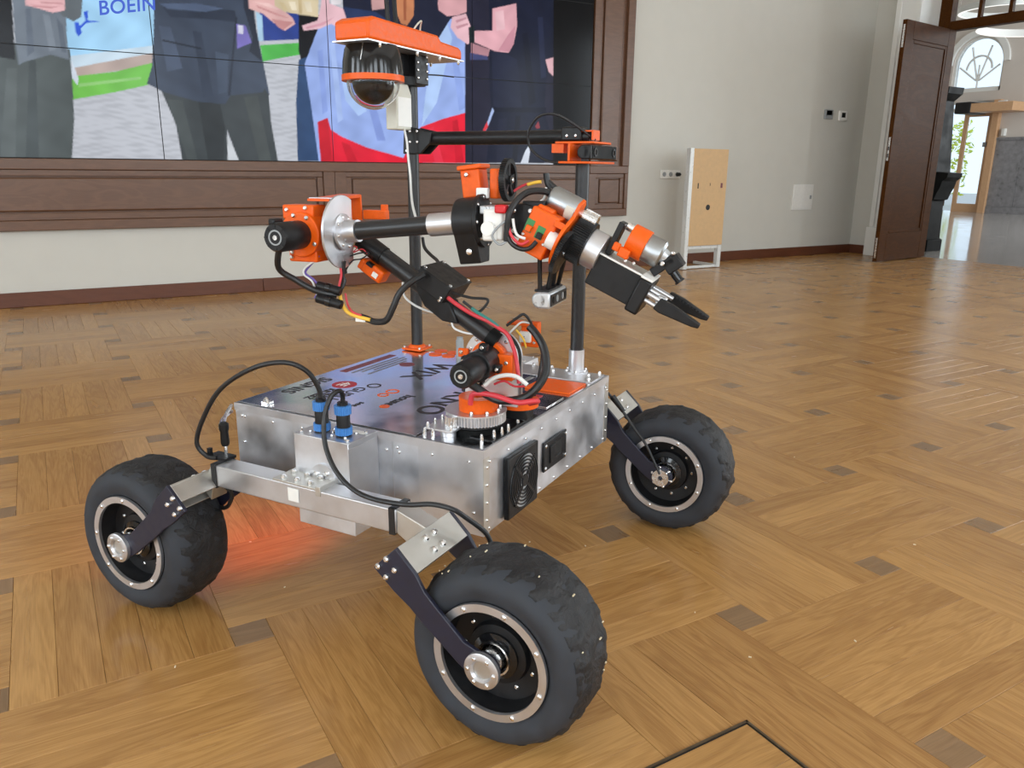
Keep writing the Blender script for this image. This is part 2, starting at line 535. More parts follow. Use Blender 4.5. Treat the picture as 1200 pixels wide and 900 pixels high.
joined(srest, FW, FW, 'far_inlay_squares', 'oak_dark')

# hatch lid let into the parquet
hatch = empty('floor_hatch', ((HX0 + HX1) / 2, (HY0 + HY1) / 2, 0))
tag(hatch, 'wooden floor hatch with a thin metal edge near the front wheel', 'floor hatch')
hw, hd = (HX1 - HX0) / 2, (HY1 - HY0) / 2
for nm, b in (('edge_strip', (-hw, hw, hd - .0045, hd)), ('edge_strip', (-hw, hw, -hd, -hd + .0045)), ('edge_strip', (hw - .0045, hw, -hd, hd)), ('edge_strip', (-hw, -hw + .0045, -hd, hd))):
    MB().bx(b[0], b[1], b[2], b[3], 0.0002, 0.0034).build(nm, 'brass', hatch)
lid_me = plank_mesh('lid_plank', 2 * hw - .015, (2 * hd - .015) / 5, 'oak_pale')
for k in range(5):
    o = bpy.data.objects.new('lid_plank', lid_me); COL.objects.link(o); o.parent = hatch
    o.location = (0, -hd + .0075 + (k + .5) * (2 * hd - .015) / 5, 0.0028)
MB().bx(-hw + .0045, hw - .0045, -hd + .0045, hd - .0045, 0.0002, 0.0016).build('shadow_gap', 'dark_gap', hatch)

# ceiling and walls
tag(MB().bx(RX0 - .2, RX1 + .3, RY0 - .2, RY1 + .2, RZ, RZ + .15).build('ceiling', 'ceiling'), 'plain white ceiling over the hall', 'ceiling', 'structure')
tag(MB().bx(RX0 - .2, RX1 + .3, RY1, RY1 + .2, 0, RZ).build('wall_back', 'wall'), 'cream painted wall behind the video screen', 'wall', 'structure')
w = MB(); le = [RY0 - .2]
for wy in LWIN_Y: le += [wy - WIN_W / 2, wy + WIN_W / 2]
le.append(RY1)
for k in range(0, len(le), 2): w.bx(RX0 - .25, RX0, le[k], le[k + 1], 0, RZ)
for wy in LWIN_Y: w.bx(RX0 - .25, RX0, wy - WIN_W / 2, wy + WIN_W / 2, 0, WIN_Z0).bx(RX0 - .25, RX0, wy - WIN_W / 2, wy + WIN_W / 2, WIN_Z1, RZ)
tag(w.build('wall_left', 'wall'), 'cream side wall with tall windows at the left end', 'wall', 'structure')
w = MB()
edges = [RX0]
for wx in WIN_X: edges += [wx - WIN_W / 2, wx + WIN_W / 2]
edges.append(RX1 + .3)
for k in range(0, len(edges), 2):
    w.bx(edges[k], edges[k + 1], RY0 - .25, RY0, 0, RZ)
for wx in WIN_X:
    w.bx(wx - WIN_W / 2, wx + WIN_W / 2, RY0 - .25, RY0, 0, WIN_Z0); w.bx(wx - WIN_W / 2, wx + WIN_W / 2, RY0 - .25, RY0, WIN_Z1, RZ)
tag(w.build('wall_front', 'wall'), 'cream wall with tall windows opposite the video screen', 'wall', 'structure')
OY0, OY1, OZ = 2.9, 5.58, 3.5          # wide doorway
w = MB()
w.bx(RX1, RX1 + .3, OY1, RY1, 0, RZ); w.bx(RX1, RX1 + .3, OY0, OY1, OZ, RZ)
ye = [OY0, RWIN_Y[0] + .65, RWIN_Y[0] - .65, RWIN_Y[1] + .65, RWIN_Y[1] - .65, RY0]
for k in (0, 2, 4): w.bx(RX1, RX1 + .3, ye[k + 1], ye[k], 0, RZ)
for wy in RWIN_Y:
    w.bx(RX1, RX1 + .3, wy - .65, wy + .65, 0, .3); w.bx(RX1, RX1 + .3, wy - .65, wy + .65, 3.1, RZ)
tag(w.build('wall_right', 'wall'), 'cream wall with the tall wooden doorway', 'wall', 'structure')

n = 0
for wx in WIN_X:
    n += 1
    wf = MB(); yy = RY0 - .12
    for a, b, c, d in ((-.6, -.53, WIN_Z0, WIN_Z1), (.53, .6, WIN_Z0, WIN_Z1), (-.53, .53, WIN_Z0, WIN_Z0 + .07), (-.53, .53, WIN_Z1 - .07, WIN_Z1), (-.02, .02, WIN_Z0 + .07, WIN_Z1 - .07)):
        wf.bx(wx + a, wx + b, yy - .04, yy + .04, c, d)
    o = tag(wf.build('window_%d' % n, 'white_paint'), 'tall white framed window in the wall opposite the screen', 'window', 'structure', 'tall windows behind the camera')
    MB().bx(wx - .53, wx + .53, yy - .004, yy + .004, WIN_Z0 + .07, WIN_Z1 - .07).build('pane', 'glass', o)
for wy in LWIN_Y:
    n += 1
    wf = MB(); xx = RX0 - .12
    for a, b, c, d in ((-.6, -.53, WIN_Z0, WIN_Z1), (.53, .6, WIN_Z0, WIN_Z1), (-.53, .53, WIN_Z0, WIN_Z0 + .07), (-.53, .53, WIN_Z1 - .07, WIN_Z1)):
        wf.bx(xx - .04, xx + .04, wy + a, wy + b, c, d)
    o = tag(wf.build('window_%d' % n, 'white_paint'), 'tall white framed window in the left end wall', 'window', 'structure', 'tall windows at the left end')
    MB().bx(xx - .004, xx + .004, wy - .53, wy + .53, WIN_Z0 + .07, WIN_Z1 - .07).build('pane', 'glass', o)
for wy in RWIN_Y:
    n += 1
    wf = MB(); xx = RX1 + .15
    for a, b, c, d in ((-.65, -.57, .3, 3.1), (.57, .65, .3, 3.1), (-.57, .57, .3, .38), (-.57, .57, 3.02, 3.1)):
        wf.bx(xx - .04, xx + .04, wy + a, wy + b, c, d)
    o = tag(wf.build('window_%d' % n, 'white_paint'), 'tall window in the doorway wall out of view', 'window', 'structure', 'windows beside the doorway')
    MB().bx(xx - .004, xx + .004, wy - .57, wy + .57, .38, 3.02).build('pane', 'glass', o)

# skirting boards
o = MB().bx(RX0, 1.42, RY1 - .022, RY1, 0, .098).bx(1.4225, RX1, RY1 - .022, RY1, 0, .098).build('baseboard_back', 'skirting', bevel=.004)
tag(o, 'reddish brown skirting board along the screen wall', 'skirting', 'structure')
o = MB().bx(RX1 - .022, RX1, 5.865, RY1 - .022, 0, .098).build('baseboard_right', 'skirting', bevel=.004)
tag(o, 'short brown skirting board beside the white door casing', 'skirting', 'structure')

# white casing of the doorway
tr = empty('trim_1', (RX1, 5.72, 0)); tag(tr, 'white door casing on a square plinth block', 'door casing', 'structure')
MB().bx(-.085, 0, -.14, .12, .32, RZ - .01).build('casing_board', 'white_paint', tr, bevel=.006)
MB().bx(-.10, -.085, .06, .12, .32, RZ - .01).build('casing_moulding', 'white_paint', tr, bevel=.006)
MB().bx(-.12, 0, -.145, .14, 0, .32).build('plinth_block', 'white_paint', tr, bevel=.005)
MB().bx(-.085, .30, -.160, -.141, 0, RZ - .6).build('reveal_board', 'white_paint', tr)

# wooden door frame with glazed transom
fr = empty('trim_4', (8.62, 5.5, 0)); tag(fr, 'dark wooden door frame with glazed transom panes over the opening', 'door frame', 'structure')
MB().bx(-.05, .05, -.07, .06, 0, 3.48).build('jamb', 'door_wood', fr, bevel=.004)
MB().bx(-.05, .05, -2.55, -2.45, 0, 3.48).build('jamb', 'door_wood', fr, bevel=.004)
MB().bx(-.055, .055, -2.45, -.07, 2.375, 2.47).build('transom_bar', 'door_wood', fr, bevel=.006)
for yv in (-.355, -.665, -.975, -1.285, -1.6, -1.9, -2.2):
    MB().bx(-.025, .025, yv - .018, yv + .018, 2.47, 3.48).build('mullion', 'door_wood', fr, bevel=.003)
MB().bx(-.003, .003, -2.45, -.07, 2.47, 3.48).build('pane', 'glass', fr)

# open door leaf
dl = empty('door_1', (8.60, 5.385, 0)); dl.rotation_euler = (0, 0, math.atan2(5.265 - 5.385, 7.576 - 8.60)); tag(dl, 'dark brown panelled door leaf standing open into the room', 'door', 'structure')
DW, DH, DT = 1.035, 2.375, .045
MB().bx(0, .15, -DT / 2, DT / 2, .01, DH).build('stile', 'door_wood', dl, bevel=.003)
MB().bx(DW - .15, DW, -DT / 2, DT / 2, .01, DH).build('stile', 'door_wood', dl, bevel=.003)
MB().bx(.15, DW - .15, -DT / 2, DT / 2, DH - .17, DH).build('rail', 'door_wood', dl, bevel=.003)
MB().bx(.15, DW - .15, -DT / 2, DT / 2, .01, .30).build('rail', 'door_wood', dl, bevel=.003)
MB().bx(.15, DW - .15, -.010, .010, .30, DH - .17).build('panel', 'door_wood', dl)
for s in (-1, 1):
    y0, y1 = (.010, .019) if s > 0 else (-.019, -.010)
    m_ = MB()
    m_.bx(.15, .185, y0, y1, .30, DH - .17).bx(DW - .185, DW - .15, y0, y1, .30, DH - .17)
    m_.bx(.185, DW - .185, y0, y1, .30, .335).bx(.185, DW - .185, y0, y1, DH - .205, DH - .17)
    m_.build('panel_moulding', 'door_wood', dl, bevel=.004)
for z0, z1 in ((2.12, 2.33), (.05, .26)):
    MB().bx(DW, DW + .002, -.010, .010, z0, z1).build('bolt_plate', 'steel', dl)
lk = MB().bx(DW, DW + .002, -.010, .010, 1.04, 1.27).build('lock_plate', 'steel', dl)
MB().bx(DW + .002, DW + .0035, -.006, .006, 1.14, 1.18).bx(DW + .002, DW + .0035, -.006, .006, 1.07, 1.11).build('latch', 'black', lk)

# ---------------------------------------------------------------- entrance hall beyond the doorway
tag(MB().bx(8.66, 20.3, 1.2, 14.5, -.1, 0.0).build('floor_hall', 'stone_floor'), 'polished pale stone floor of the entrance hall', 'floor', 'structure')
hw_ = MB()
hw_.bx(20.0, 20.25, 12.42, 14.5, 0, 6).bx(20.0, 20.25, 1.2, 11.2, 0, 6).bx(20.0, 20.25, 11.2, 12.42, 4.15, 6).bx(20.0, 20.25, 11.2, 12.42, 2.62, 2.84)
# arch spandrels
acx, acz, acr = 11.81, 3.49, .61
for s in (-1, 1):
    pl = [(s * .61, 0)] + [(s * acr * math.cos(a * PI / 20), acr * math.sin(a * PI / 20)) for a in range(1, 11)] + [(0, .66), (s * .61, .66)]
    hw_.prism(pl, (20.0 if s > 0 else 20.0, acx, acz), (0, 1, 0), (0, 0, 1), .25)
tag(hw_.build('wall_hall_far', 'hall_wall'), 'pale plaster end wall of the entrance hall with arched window', 'wall', 'structure')
tag(MB().bx(8.66, 20.25, 14.3, 14.5, 0, 6).build('wall_hall_left', 'hall_wall'), 'pale plaster long wall of the entrance hall', 'wall', 'structure')
tag(MB().bx(8.66, 20.25, 1.2, 1.4, 0, 6).build('wall_hall_right', 'hall_wall'), 'pale plaster near wall of the entrance hall', 'wall', 'structure')
tag(MB().bx(8.62, 8.72, 5.62, 14.5, 0, 6).bx(8.62, 8.72, 1.2, OY0, 0, 6).bx(8.62, 8.72, OY0, 5.62, 3.5, 6).build('wall_hall_near', 'hall_wall'), 'plaster wall of the hall around the doorway', 'wall', 'structure')
tag(MB().bx(8.62, 20.3, 1.2, 14.5, 6, 6.1).build('ceiling_hall', 'ceiling'), 'white ceiling of the entrance hall', 'ceiling', 'structure')

# arched window
aw = empty('window_30', (20.08, acx, 2.84)); tag(aw, 'white arched fanlight window above the glazed entrance door', 'window', 'structure')
zc = acz - 2.84
prof = [(.61 * math.cos(a * PI / 24), zc + .61 * math.sin(a * PI / 24)) for a in range(25)]
inner = [(.555 * math.cos(a * PI / 24), zc + .555 * math.sin(a * PI / 24)) for a in range(25)]
fm = MB()
for k in range(24):
    fm.prism([prof[k], prof[k + 1], inner[k + 1], inner[k]], (-.03, 0, 0), (0, 1, 0), (0, 0, 1), .06)
fm.bx(-.03, .03, -.61, -.555, 0, zc).bx(-.03, .03, .555, .61, 0, zc).bx(-.03, .03, -.61, .61, 0, .10)
fm.build('frame', 'white_paint', aw)
MB().lathe([(.63, -.05), (.76, -.05), (.76, .03), (.63, .03)], (-.10, 0, zc), (1, 0, 0), 28, closed=True, ang=PI, ref=Vector((0, 1, 0))).build('arch_moulding', 'white_paint', aw)
for a in (35, 65, 115, 145):
    c_, s_ = math.cos(math.radians(a)), math.sin(math.radians(a))
    MB().cyl((0, .04 * c_, .24 + .04 * s_), (0, .56 * c_ * (1.0 if abs(c_) < .6 else 1.05), .24 + (.88 if abs(c_) < .6 else .62) * s_), .022, seg=8).build('glazing_bar', 'white_paint', aw)
MB().cyl((0, 0, .1), (0, 0, .62), .022, seg=8).build('glazing_bar', 'white_paint', aw)
MB().lathe([(.285, -.018), (.325, -.018), (.325, .018), (.285, .018)], (0, 0, zc - .13), (1, 0, 0), 20, closed=True, ang=PI, ref=Vector((0, 1, 0))).build('glazing_arc', 'white_paint', aw)
MB().prism([(.555, .1), (.555, zc)] + inner[1:24] + [(-.555, zc), (-.555, .1)], (0.0, 0, 0), (0, 1, 0), (0, 0, 1), .005).build('pane', 'glass', aw)
# glazed entrance door
gd = empty('door_2', (20.08, 11.81, 0)); tag(gd, 'glazed entrance door with pale frame under the arched window', 'door', 'structure')
fm = MB().bx(-.04, .04, -.61, -.53, 0, 2.62).bx(-.04, .04, .53, .61, 0, 2.62).bx(-.04, .04, -.53, .53, 2.40, 2.48).bx(-.04, .04, -.53, .53, 2.57, 2.62)
fm.build('frame', 'white_paint', gd)
lf = MB().bx(-.10, -.05, -.60, -.48, 0, 2.36).bx(-.10, -.05, .02, .12, 0, 2.36).bx(-.10, -.05, -.48, .02, 0, .20).bx(-.10, -.05, -.48, .02, 2.26, 2.36).build('leaf_frame', 'blond_wood', gd)
MB().bx(-.078, -.072, -.48, .02, .20, 2.26).build('pane', 'glass', lf)
MB().bx(-.13, -.10, -.52, -.44, 1.55, 1.66).build('closer_box', 'grey', lf)
MB().bx(-.004, .004, .12, .53, 0, 2.40).build('pane', 'glass', gd)
MB().bx(-.004, .004, -.53, .53, 2.48, 2.57).build('pane', 'glass', gd)
# reveal architrave in pale timber
o = MB().bx(19.86, 20.0, 11.05, 11.20, 0, 2.62).build('trim_2', 'blond_wood'); tag(o, 'pale wooden jamb post right of the glazed entrance door', 'door jamb', 'structure')
# stone wainscot panels
for k, (y0, y1) in enumerate(((10.52, 11.05), (9.9, 10.52), (9.2, 9.9))):
    pass
wc = MB().bx(19.93, 20.0, 6.0, 11.05, 1.70, 1.76).bx(19.93, 20.0, 6.0, 11.05, 0, .16).build('wall_hall_wainscot', 'stone_grey')
tag(wc, 'grey stone wainscot cladding low on the hall wall', 'wainscot', 'structure')
for k in range(8):
    y1 = 11.05 - .62 * k
    MB().bx(19.95, 20.0, y1 - .615, y1, .16, 1.70).build('stone_panel', 'stone_grey', wc, bevel=.004)
# air curtain box over the door
ac = empty('air_curtain', (19.5, 11.0, 2.32)); tag(ac, 'long pale wooden air curtain box over the entrance door', 'air curtain')
MB().bx(-.2, .5, -.55, .42, 0, .20).build('casing', 'blond_wood', ac, bevel=.01)
MB().bx(-.21, .5, .42, .80, -.02, .24).build('end_cap', 'black', ac, bevel=.02)
MB().bx(-.02, .02, -.3, -.1, .20, .24).build('cable_box', 'white', ac, bevel=.008)
tag(MB().bx(19.90, 20.0, 10.87, 10.95, 1.79, 1.96).build('wall_switch', 'white', bevel=.01), 'small white switch on the wall above the stone wainscot', 'switch')
# dark stone pilaster with console beside the doorway
pf = [(.40, 0), (-.005, 0), (-.005, .135), (.03, .15), (.05, .60), (-.0, .615), (-.03, .70), (-.06, .76), (-.075, .83), (-.13, .875), (-.135, .925), (.02, .935), (.10, 1.745), (.03, 1.80), (.01, 1.815), (0, 1.89), (.40, 1.89)]
o = MB().prism(pf, (9.25, 5.755, 0), (0, 1, 0), (0, 0, 1), .30).build('stone_pilaster', 'stone_dark', bevel=.004)
tag(o, 'dark moulded stone pilaster seen past the open door', 'pilaster')
# ring lamps
def ring_lamp(loc, r, label):
    t = empty('ring_lamp', loc); tag(t, label, 'ceiling lamp', group='ring lamps of the entrance hall')
    MB().lathe([(r - .06, 0), (r, 0), (r, .10), (r - .06, .10)], (0, 0, 0.005), (0, 0, 1), 48, closed=True).build('housing', 'white_paint', t)
    MB().ring((0, 0, 0), (0, 0, 1), r - .055, r - .005, .005, 48).build('diffuser', 'lamp', t)
    for k in range(3):
        a = 2 * PI * k / 3
        MB().cyl(((r - .03) * math.cos(a), (r - .03) * math.sin(a), .10), ((r - .03) * math.cos(a), (r - .03) * math.sin(a), 6 - loc[2]), .004, seg=6).build('suspension_wire', 'steel', t)
ring_lamp((13.2, 6.85, 3.02), .92, 'white ring lamp hanging low below the transom bar')
ring_lamp((15.4, 8.75, 3.72), .75, 'small white ring lamp seen through the transom panes')
# garden seen through the entrance door
tag(MB().bx(20.3, 40, 2, 30, -.1, -.02).build('ground_outside', 'paving'), 'pale paved forecourt outside the entrance door', 'paving', 'structure')
sb = empty('garden_shrub', (23.6, 14.35, -.02)); tag(sb, 'yellow green shrub outside the glazed entrance door', 'shrub')
lm = MB(); rs = random.Random(5)
for k in range(420):
    a = rs.random() * 2 * PI; rr = .55 * math.sqrt(rs.random()); z = .3 + 2.1 * rs.random()
    p = Vector((rr * math.cos(a), rr * math.sin(a), z)); d = Vector((rs.gauss(0, 1), rs.gauss(0, 1), rs.gauss(0, .6))).normalized(); e = d.orthogonal().normalized()
    lm.add([p - d * .09, p + e * .045, p + d * .09, p - e * .045], [(0, 1, 2, 3)])
stuff(lm.build('foliage', 'leaf', sb, smooth=False, recalc=False))
MB().cyl((0, 0, 0), (0, 0, 1.6), .03, .015, 8).build('stem', 'door_wood', sb)

# ================================================================ SCREEN WALL
SY = 6.10
PW, PHT = 1.2035, 0.677
SX0, SZ0 = 4.421 - 4 * 1.2035, 0.960
SCREEN_SHAPES = [
    ((200, 205, 214), [(-0.009, 3.209), (4.364, 4.229), (4.532, 0.683), (-0.367, 0.722)], 'g'),
    ((168, 216, 250), [(0.29, 2.253), (0.932, 2.34), (0.865, 1.672), (0.597, 1.589), (0.321, 1.507), (0.21, 1.611)], ''),
    ((205, 225, 240), [(0.302, 1.588), (0.869, 1.704), (0.863, 1.65), (0.312, 1.517)], ''),
    ((190, 172, 165), [(0.312, 1.517), (0.864, 1.661), (0.856, 1.575), (0.306, 1.465)], ''),
    ((118, 196, 84), [(0.296, 1.465), (0.564, 1.513), (0.831, 1.595), (0.79, 1.452), (0.55, 1.385), (0.289, 1.325)], ''),
    ((150, 208, 125), [(0.34, 1.426), (0.715, 1.491), (0.714, 1.475), (0.338, 1.405)], ''),
    ((215, 225, 238), [(0.318, 1.568), (0.344, 1.457), (0.334, 1.415), (0.297, 1.475)], ''),
    ((88, 96, 97), [(-0.237, 1.625), (0.122, 1.654), (0.316, 1.629), (0.305, 1.414), (0.289, 1.204), (0.242, 0.936), (-0.337, 0.929)], ''),
    ((78, 86, 88), [(0.081, 1.551), (0.118, 1.554), (0.057, 0.934), (-0.018, 0.933)], ''),
    ((98, 106, 107), [(-0.045, 1.493), (0.01, 1.497), (-0.074, 0.932), (-0.158, 0.931)], ''),
    ((120, 130, 142), [(0.062, 2.221), (0.365, 2.263), (0.308, 1.719), (0.304, 1.567), (0.207, 1.591), (0.061, 1.54), (0.022, 1.517), (0.021, 1.646)], ''),
    ((104, 114, 128), [(0.102, 1.848), (0.129, 1.851), (0.116, 1.604), (0.075, 1.571)], ''),
    ((136, 146, 158), [(0.19, 1.827), (0.227, 1.821), (0.239, 1.623), (0.2, 1.61)], ''),
    ((108, 118, 132), [(0.263, 1.815), (0.295, 1.768), (0.294, 1.607), (0.267, 1.615)], ''),
    ((38, 40, 44), [(-0.156, 2.192), (0.062, 2.221), (0.012, 1.616), (0.007, 1.546), (-0.244, 1.576)], ''),
    ((104, 112, 118), [(0.29, 2.253), (0.489, 2.28), (0.403, 1.828), (0.356, 1.799), (0.293, 1.827), (0.271, 1.875)], ''),
    ((232, 184, 188), [(0.116, 2.229), (0.365, 2.263), (0.316, 1.859), (0.247, 1.838), (0.176, 1.855), (0.104, 1.867)], ''),
    ((205, 150, 155), [(0.123, 1.874), (0.242, 1.872), (0.3, 1.882), (0.241, 1.862), (0.149, 1.862)], ''),
    ((214, 160, 164), [(0.181, 1.895), (0.302, 1.902), (0.311, 1.893), (0.189, 1.886)], ''),
    ((55, 95, 215), [(0.36, 1.794), (0.384, 1.796), (0.397, 1.737), (0.374, 1.71), (0.362, 1.734)], ''),
    ((55, 95, 215), [(0.421, 1.86), (0.446, 1.872), (0.439, 1.811), (0.513, 1.813), (0.428, 1.795), (0.395, 1.762), (0.375, 1.76), (0.425, 1.81)], ''),
    ((50, 72, 150), [(1.539, 2.423), (1.873, 2.469), (1.821, 1.815), (1.526, 1.779)], ''),
    ((170, 205, 230), [(1.505, 1.966), (1.545, 1.948), (1.544, 1.781), (1.508, 1.778)], ''),
    ((86, 190, 84), [(1.518, 1.751), (1.807, 1.791), (1.802, 1.71), (1.528, 1.644)], ''),
    ((64, 70, 73), [(0.83, 1.422), (1.552, 1.462), (1.559, 1.222), (1.59, 0.953), (1.309, 0.955), (1.243, 1.171), (1.231, 0.954), (0.926, 0.95), (0.906, 1.199)], ''),
    ((54, 59, 62), [(1.065, 1.357), (1.211, 1.341), (1.232, 1.182), (1.202, 0.954), (1.097, 0.952)], ''),
    ((76, 83, 84), [(0.867, 1.358), (0.964, 1.352), (1.028, 0.952), (0.96, 0.951)], ''),
    ((74, 80, 80), [(1.379, 1.395), (1.475, 1.412), (1.541, 0.958), (1.454, 0.957)], ''),
    ((205, 210, 216), [(1.241, 1.142), (1.314, 0.949), (1.231, 0.948)], ''),
    ((66, 76, 94), [(0.89, 2.334), (1.475, 2.414), (1.497, 1.866), (1.525, 1.678), (1.561, 1.416), (1.527, 1.461), (1.513, 1.437), (1.286, 1.402), (1.246, 1.343), (1.064, 1.351), (0.849, 1.401), (0.748, 1.45), (0.791, 1.56), (0.822, 1.764)], ''),
    ((52, 60, 76), [(0.892, 1.937), (1.36, 1.963), (1.371, 1.888), (1.157, 1.889), (0.939, 1.879)], ''),
    ((78, 90, 112), [(0.859, 1.819), (0.933, 1.815), (0.984, 1.562), (0.884, 1.534)], ''),
    ((58, 67, 84), [(1.072, 1.807), (1.127, 1.801), (1.17, 1.396), (1.101, 1.381)], ''),
    ((76, 88, 108), [(1.206, 1.687), (1.296, 1.672), (1.264, 1.423), (1.205, 1.409)], ''),
    ((40, 46, 58), [(0.872, 1.736), (1.118, 1.702), (1.117, 1.691), (0.871, 1.725)], ''),
    ((48, 55, 70), [(1.362, 1.92), (1.374, 1.921), (1.286, 1.402), (1.268, 1.401)], ''),
    ((84, 98, 124), [(0.873, 1.956), (1.11, 1.981), (1.286, 1.966), (1.161, 1.932), (0.923, 1.93)], ''),
    ((46, 52, 66), [(1.412, 2.406), (1.475, 2.414), (1.497, 1.866), (1.522, 1.644), (1.438, 1.705), (1.469, 1.797), (1.424, 1.98)], ''),
    ((128, 118, 196), [(1.364, 1.876), (1.427, 1.871), (1.46, 1.763), (1.357, 1.716)], ''),
    ((215, 215, 235), [(1.375, 1.872), (1.41, 1.869), (1.406, 1.814), (1.371, 1.816)], ''),
    ((26, 27, 32), [(1.807, 1.985), (1.996, 1.992), (2.015, 1.866), (1.892, 1.728), (1.821, 1.607), (1.791, 1.732)], ''),
    ((52, 78, 118), [(1.788, 1.674), (1.865, 1.703), (1.875, 1.444), (1.913, 0.963), (1.737, 0.961), (1.75, 1.378)], ''),
    ((158, 182, 242), [(1.953, 1.919), (2.045, 1.95), (2.122, 1.934), (2.244, 1.707), (2.592, 1.732), (2.9, 1.817), (2.964, 2.06), (3.025, 2.103), (3.145, 1.964), (3.182, 1.71), (3.202, 0.966), (1.899, 0.95), (1.859, 1.384), (1.83, 1.648)], ''),
    ((176, 204, 250), [(2.104, 1.577), (2.186, 1.606), (2.297, 1.342), (2.227, 1.302), (2.13, 1.409)], ''),
    ((138, 160, 226), [(2.242, 1.646), (2.296, 1.65), (2.444, 1.125), (2.373, 1.124)], ''),
    ((146, 170, 236), [(1.931, 1.743), (1.97, 1.758), (1.986, 1.329), (1.945, 1.303)], ''),
    ((172, 196, 248), [(2.024, 1.809), (2.064, 1.824), (2.103, 1.272), (2.061, 1.246)], ''),
    ((140, 164, 230), [(2.806, 1.557), (2.851, 1.573), (2.801, 1.299), (2.755, 1.258)], ''),
    ((148, 172, 236), [(3.036, 1.764), (3.082, 1.793), (3.157, 1.406), (3.094, 1.376)], ''),
    ((180, 208, 252), [(2.871, 1.815), (2.979, 2.074), (3.037, 1.923), (2.894, 1.433), (2.755, 1.245), (2.806, 1.557)], ''),
    ((236, 32, 58), [(1.903, 1.247), (1.983, 1.28), (2.005, 1.195), (2.083, 1.148), (2.286, 1.071), (2.592, 0.998), (2.678, 1.164), (2.747, 1.238), (2.953, 1.311), (3.188, 1.374), (3.21, 0.966), (1.913, 0.951)], ''),
    ((205, 30, 48), [(1.903, 1.247), (1.983, 1.28), (2.006, 0.958), (1.913, 0.951)], ''),
    ((214, 24, 48), [(2.082, 1.11), (2.148, 1.087), (2.211, 0.954), (2.128, 0.953)], ''),
    ((248, 52, 78), [(2.799, 1.22), (2.86, 1.248), (2.948, 0.963), (2.87, 0.962)], ''),
    ((210, 24, 48), [(3.03, 1.294), (3.077, 1.309), (3.138, 0.965), (3.058, 0.964)], ''),
    ((34, 38, 58), [(2.137, 2.505), (3.21, 2.651), (3.192, 2.12), (3.024, 2.066), (2.902, 1.893), (2.74, 1.904), (2.471, 1.893), (2.149, 1.948), (2.141, 2.064)], ''),
    ((44, 60, 100), [(2.141, 2.064), (2.394, 2.054), (2.564, 1.974), (2.471, 1.906), (2.149, 1.948)], ''),
    ((206, 136, 96), [(2.569, 2.563), (2.728, 2.585), (2.708, 2.06), (2.649, 1.982), (2.6, 1.99), (2.56, 2.07)], ''),
    ((170, 100, 70), [(2.631, 2.572), (2.665, 2.577), (2.643, 2.018), (2.622, 2.016)], ''),
    ((240, 235, 240), [(2.048, 2.492), (2.124, 2.503), (2.129, 2.08), (2.051, 2.066)], ''),
    ((205, 160, 160), [(2.346, 2.533), (2.493, 2.553), (2.477, 2.086), (2.367, 2.063)], ''),
    ((232, 184, 182), [(1.458, 2.412), (1.632, 2.436), (1.686, 2.006), (1.762, 1.952), (1.778, 1.914), (1.701, 1.862), (1.619, 1.911), (1.551, 1.96), (1.459, 1.984)], ''),
    ((208, 152, 152), [(1.508, 2.011), (1.66, 1.97), (1.743, 1.945), (1.647, 1.958), (1.519, 1.995)], ''),
    ((246, 206, 202), [(1.486, 2.03), (1.604, 2.031), (1.673, 1.994), (1.59, 2.008)], ''),
    ((210, 150, 150), [(1.609, 1.932), (1.766, 1.924), (1.689, 1.866), (1.653, 1.88)], ''),
    ((222, 206, 172), [(1.656, 2.439), (1.985, 2.484), (1.95, 1.976), (1.819, 1.98), (1.709, 1.986), (1.639, 2.018)], ''),
    ((206, 188, 150), [(1.665, 2.049), (1.701, 2.047), (1.734, 2.0), (1.704, 1.997)], ''),
    ((238, 226, 200), [(1.738, 2.056), (1.787, 2.061), (1.796, 2.006), (1.759, 2.003)], ''),
    ((238, 226, 200), [(1.849, 2.068), (1.899, 2.073), (1.908, 2.006), (1.87, 2.002)], ''),
    ((200, 180, 140), [(1.824, 2.462), (1.849, 2.465), (1.832, 1.987), (1.807, 1.985)], ''),
    ((240, 196, 206), [(1.827, 1.907), (1.943, 1.952), (1.973, 2.047), (2.048, 2.492), (2.039, 2.076), (2.141, 2.052), (2.164, 1.985), (2.095, 1.92), (2.044, 1.939), (1.952, 1.896), (1.837, 1.874)], ''),
    ((214, 158, 172), [(1.851, 1.898), (1.967, 1.937), (2.073, 1.987), (1.979, 1.921), (1.863, 1.888)], ''),
    ((40, 40, 58), [(3.157, 2.644), (4.037, 2.764), (4.091, 0.977), (3.146, 0.965)], ''),
    ((70, 76, 120), [(3.198, 1.827), (3.349, 1.839), (3.365, 1.787), (3.198, 1.775)], ''),
    ((26, 31, 52), [(3.363, 2.672), (3.995, 2.758), (4.01, 1.902), (3.938, 1.657), (3.926, 1.412), (4.003, 1.201), (4.027, 0.976), (3.35, 0.968), (3.382, 1.252), (3.398, 1.389), (3.373, 1.623), (3.381, 1.854)], ''),
    ((34, 39, 62), [(3.397, 1.855), (3.494, 1.863), (3.643, 1.807), (3.7, 1.416), (3.564, 1.383), (3.414, 1.431)], ''),
    ((20, 24, 42), [(3.691, 2.011), (3.741, 2.028), (3.837, 1.478), (3.768, 1.447)], ''),
    ((38, 44, 70), [(3.84, 2.156), (3.891, 2.161), (3.937, 1.691), (3.885, 1.674)], ''),
    ((32, 36, 58), [(3.464, 1.324), (3.548, 1.341), (3.534, 0.984), (3.45, 0.983)], ''),
    ((18, 21, 38), [(3.632, 1.358), (3.683, 1.36), (3.654, 0.986), (3.602, 0.985)], ''),
    ((20, 24, 42), [(3.398, 1.416), (3.943, 1.441), (3.944, 1.398), (3.398, 1.382)], ''),
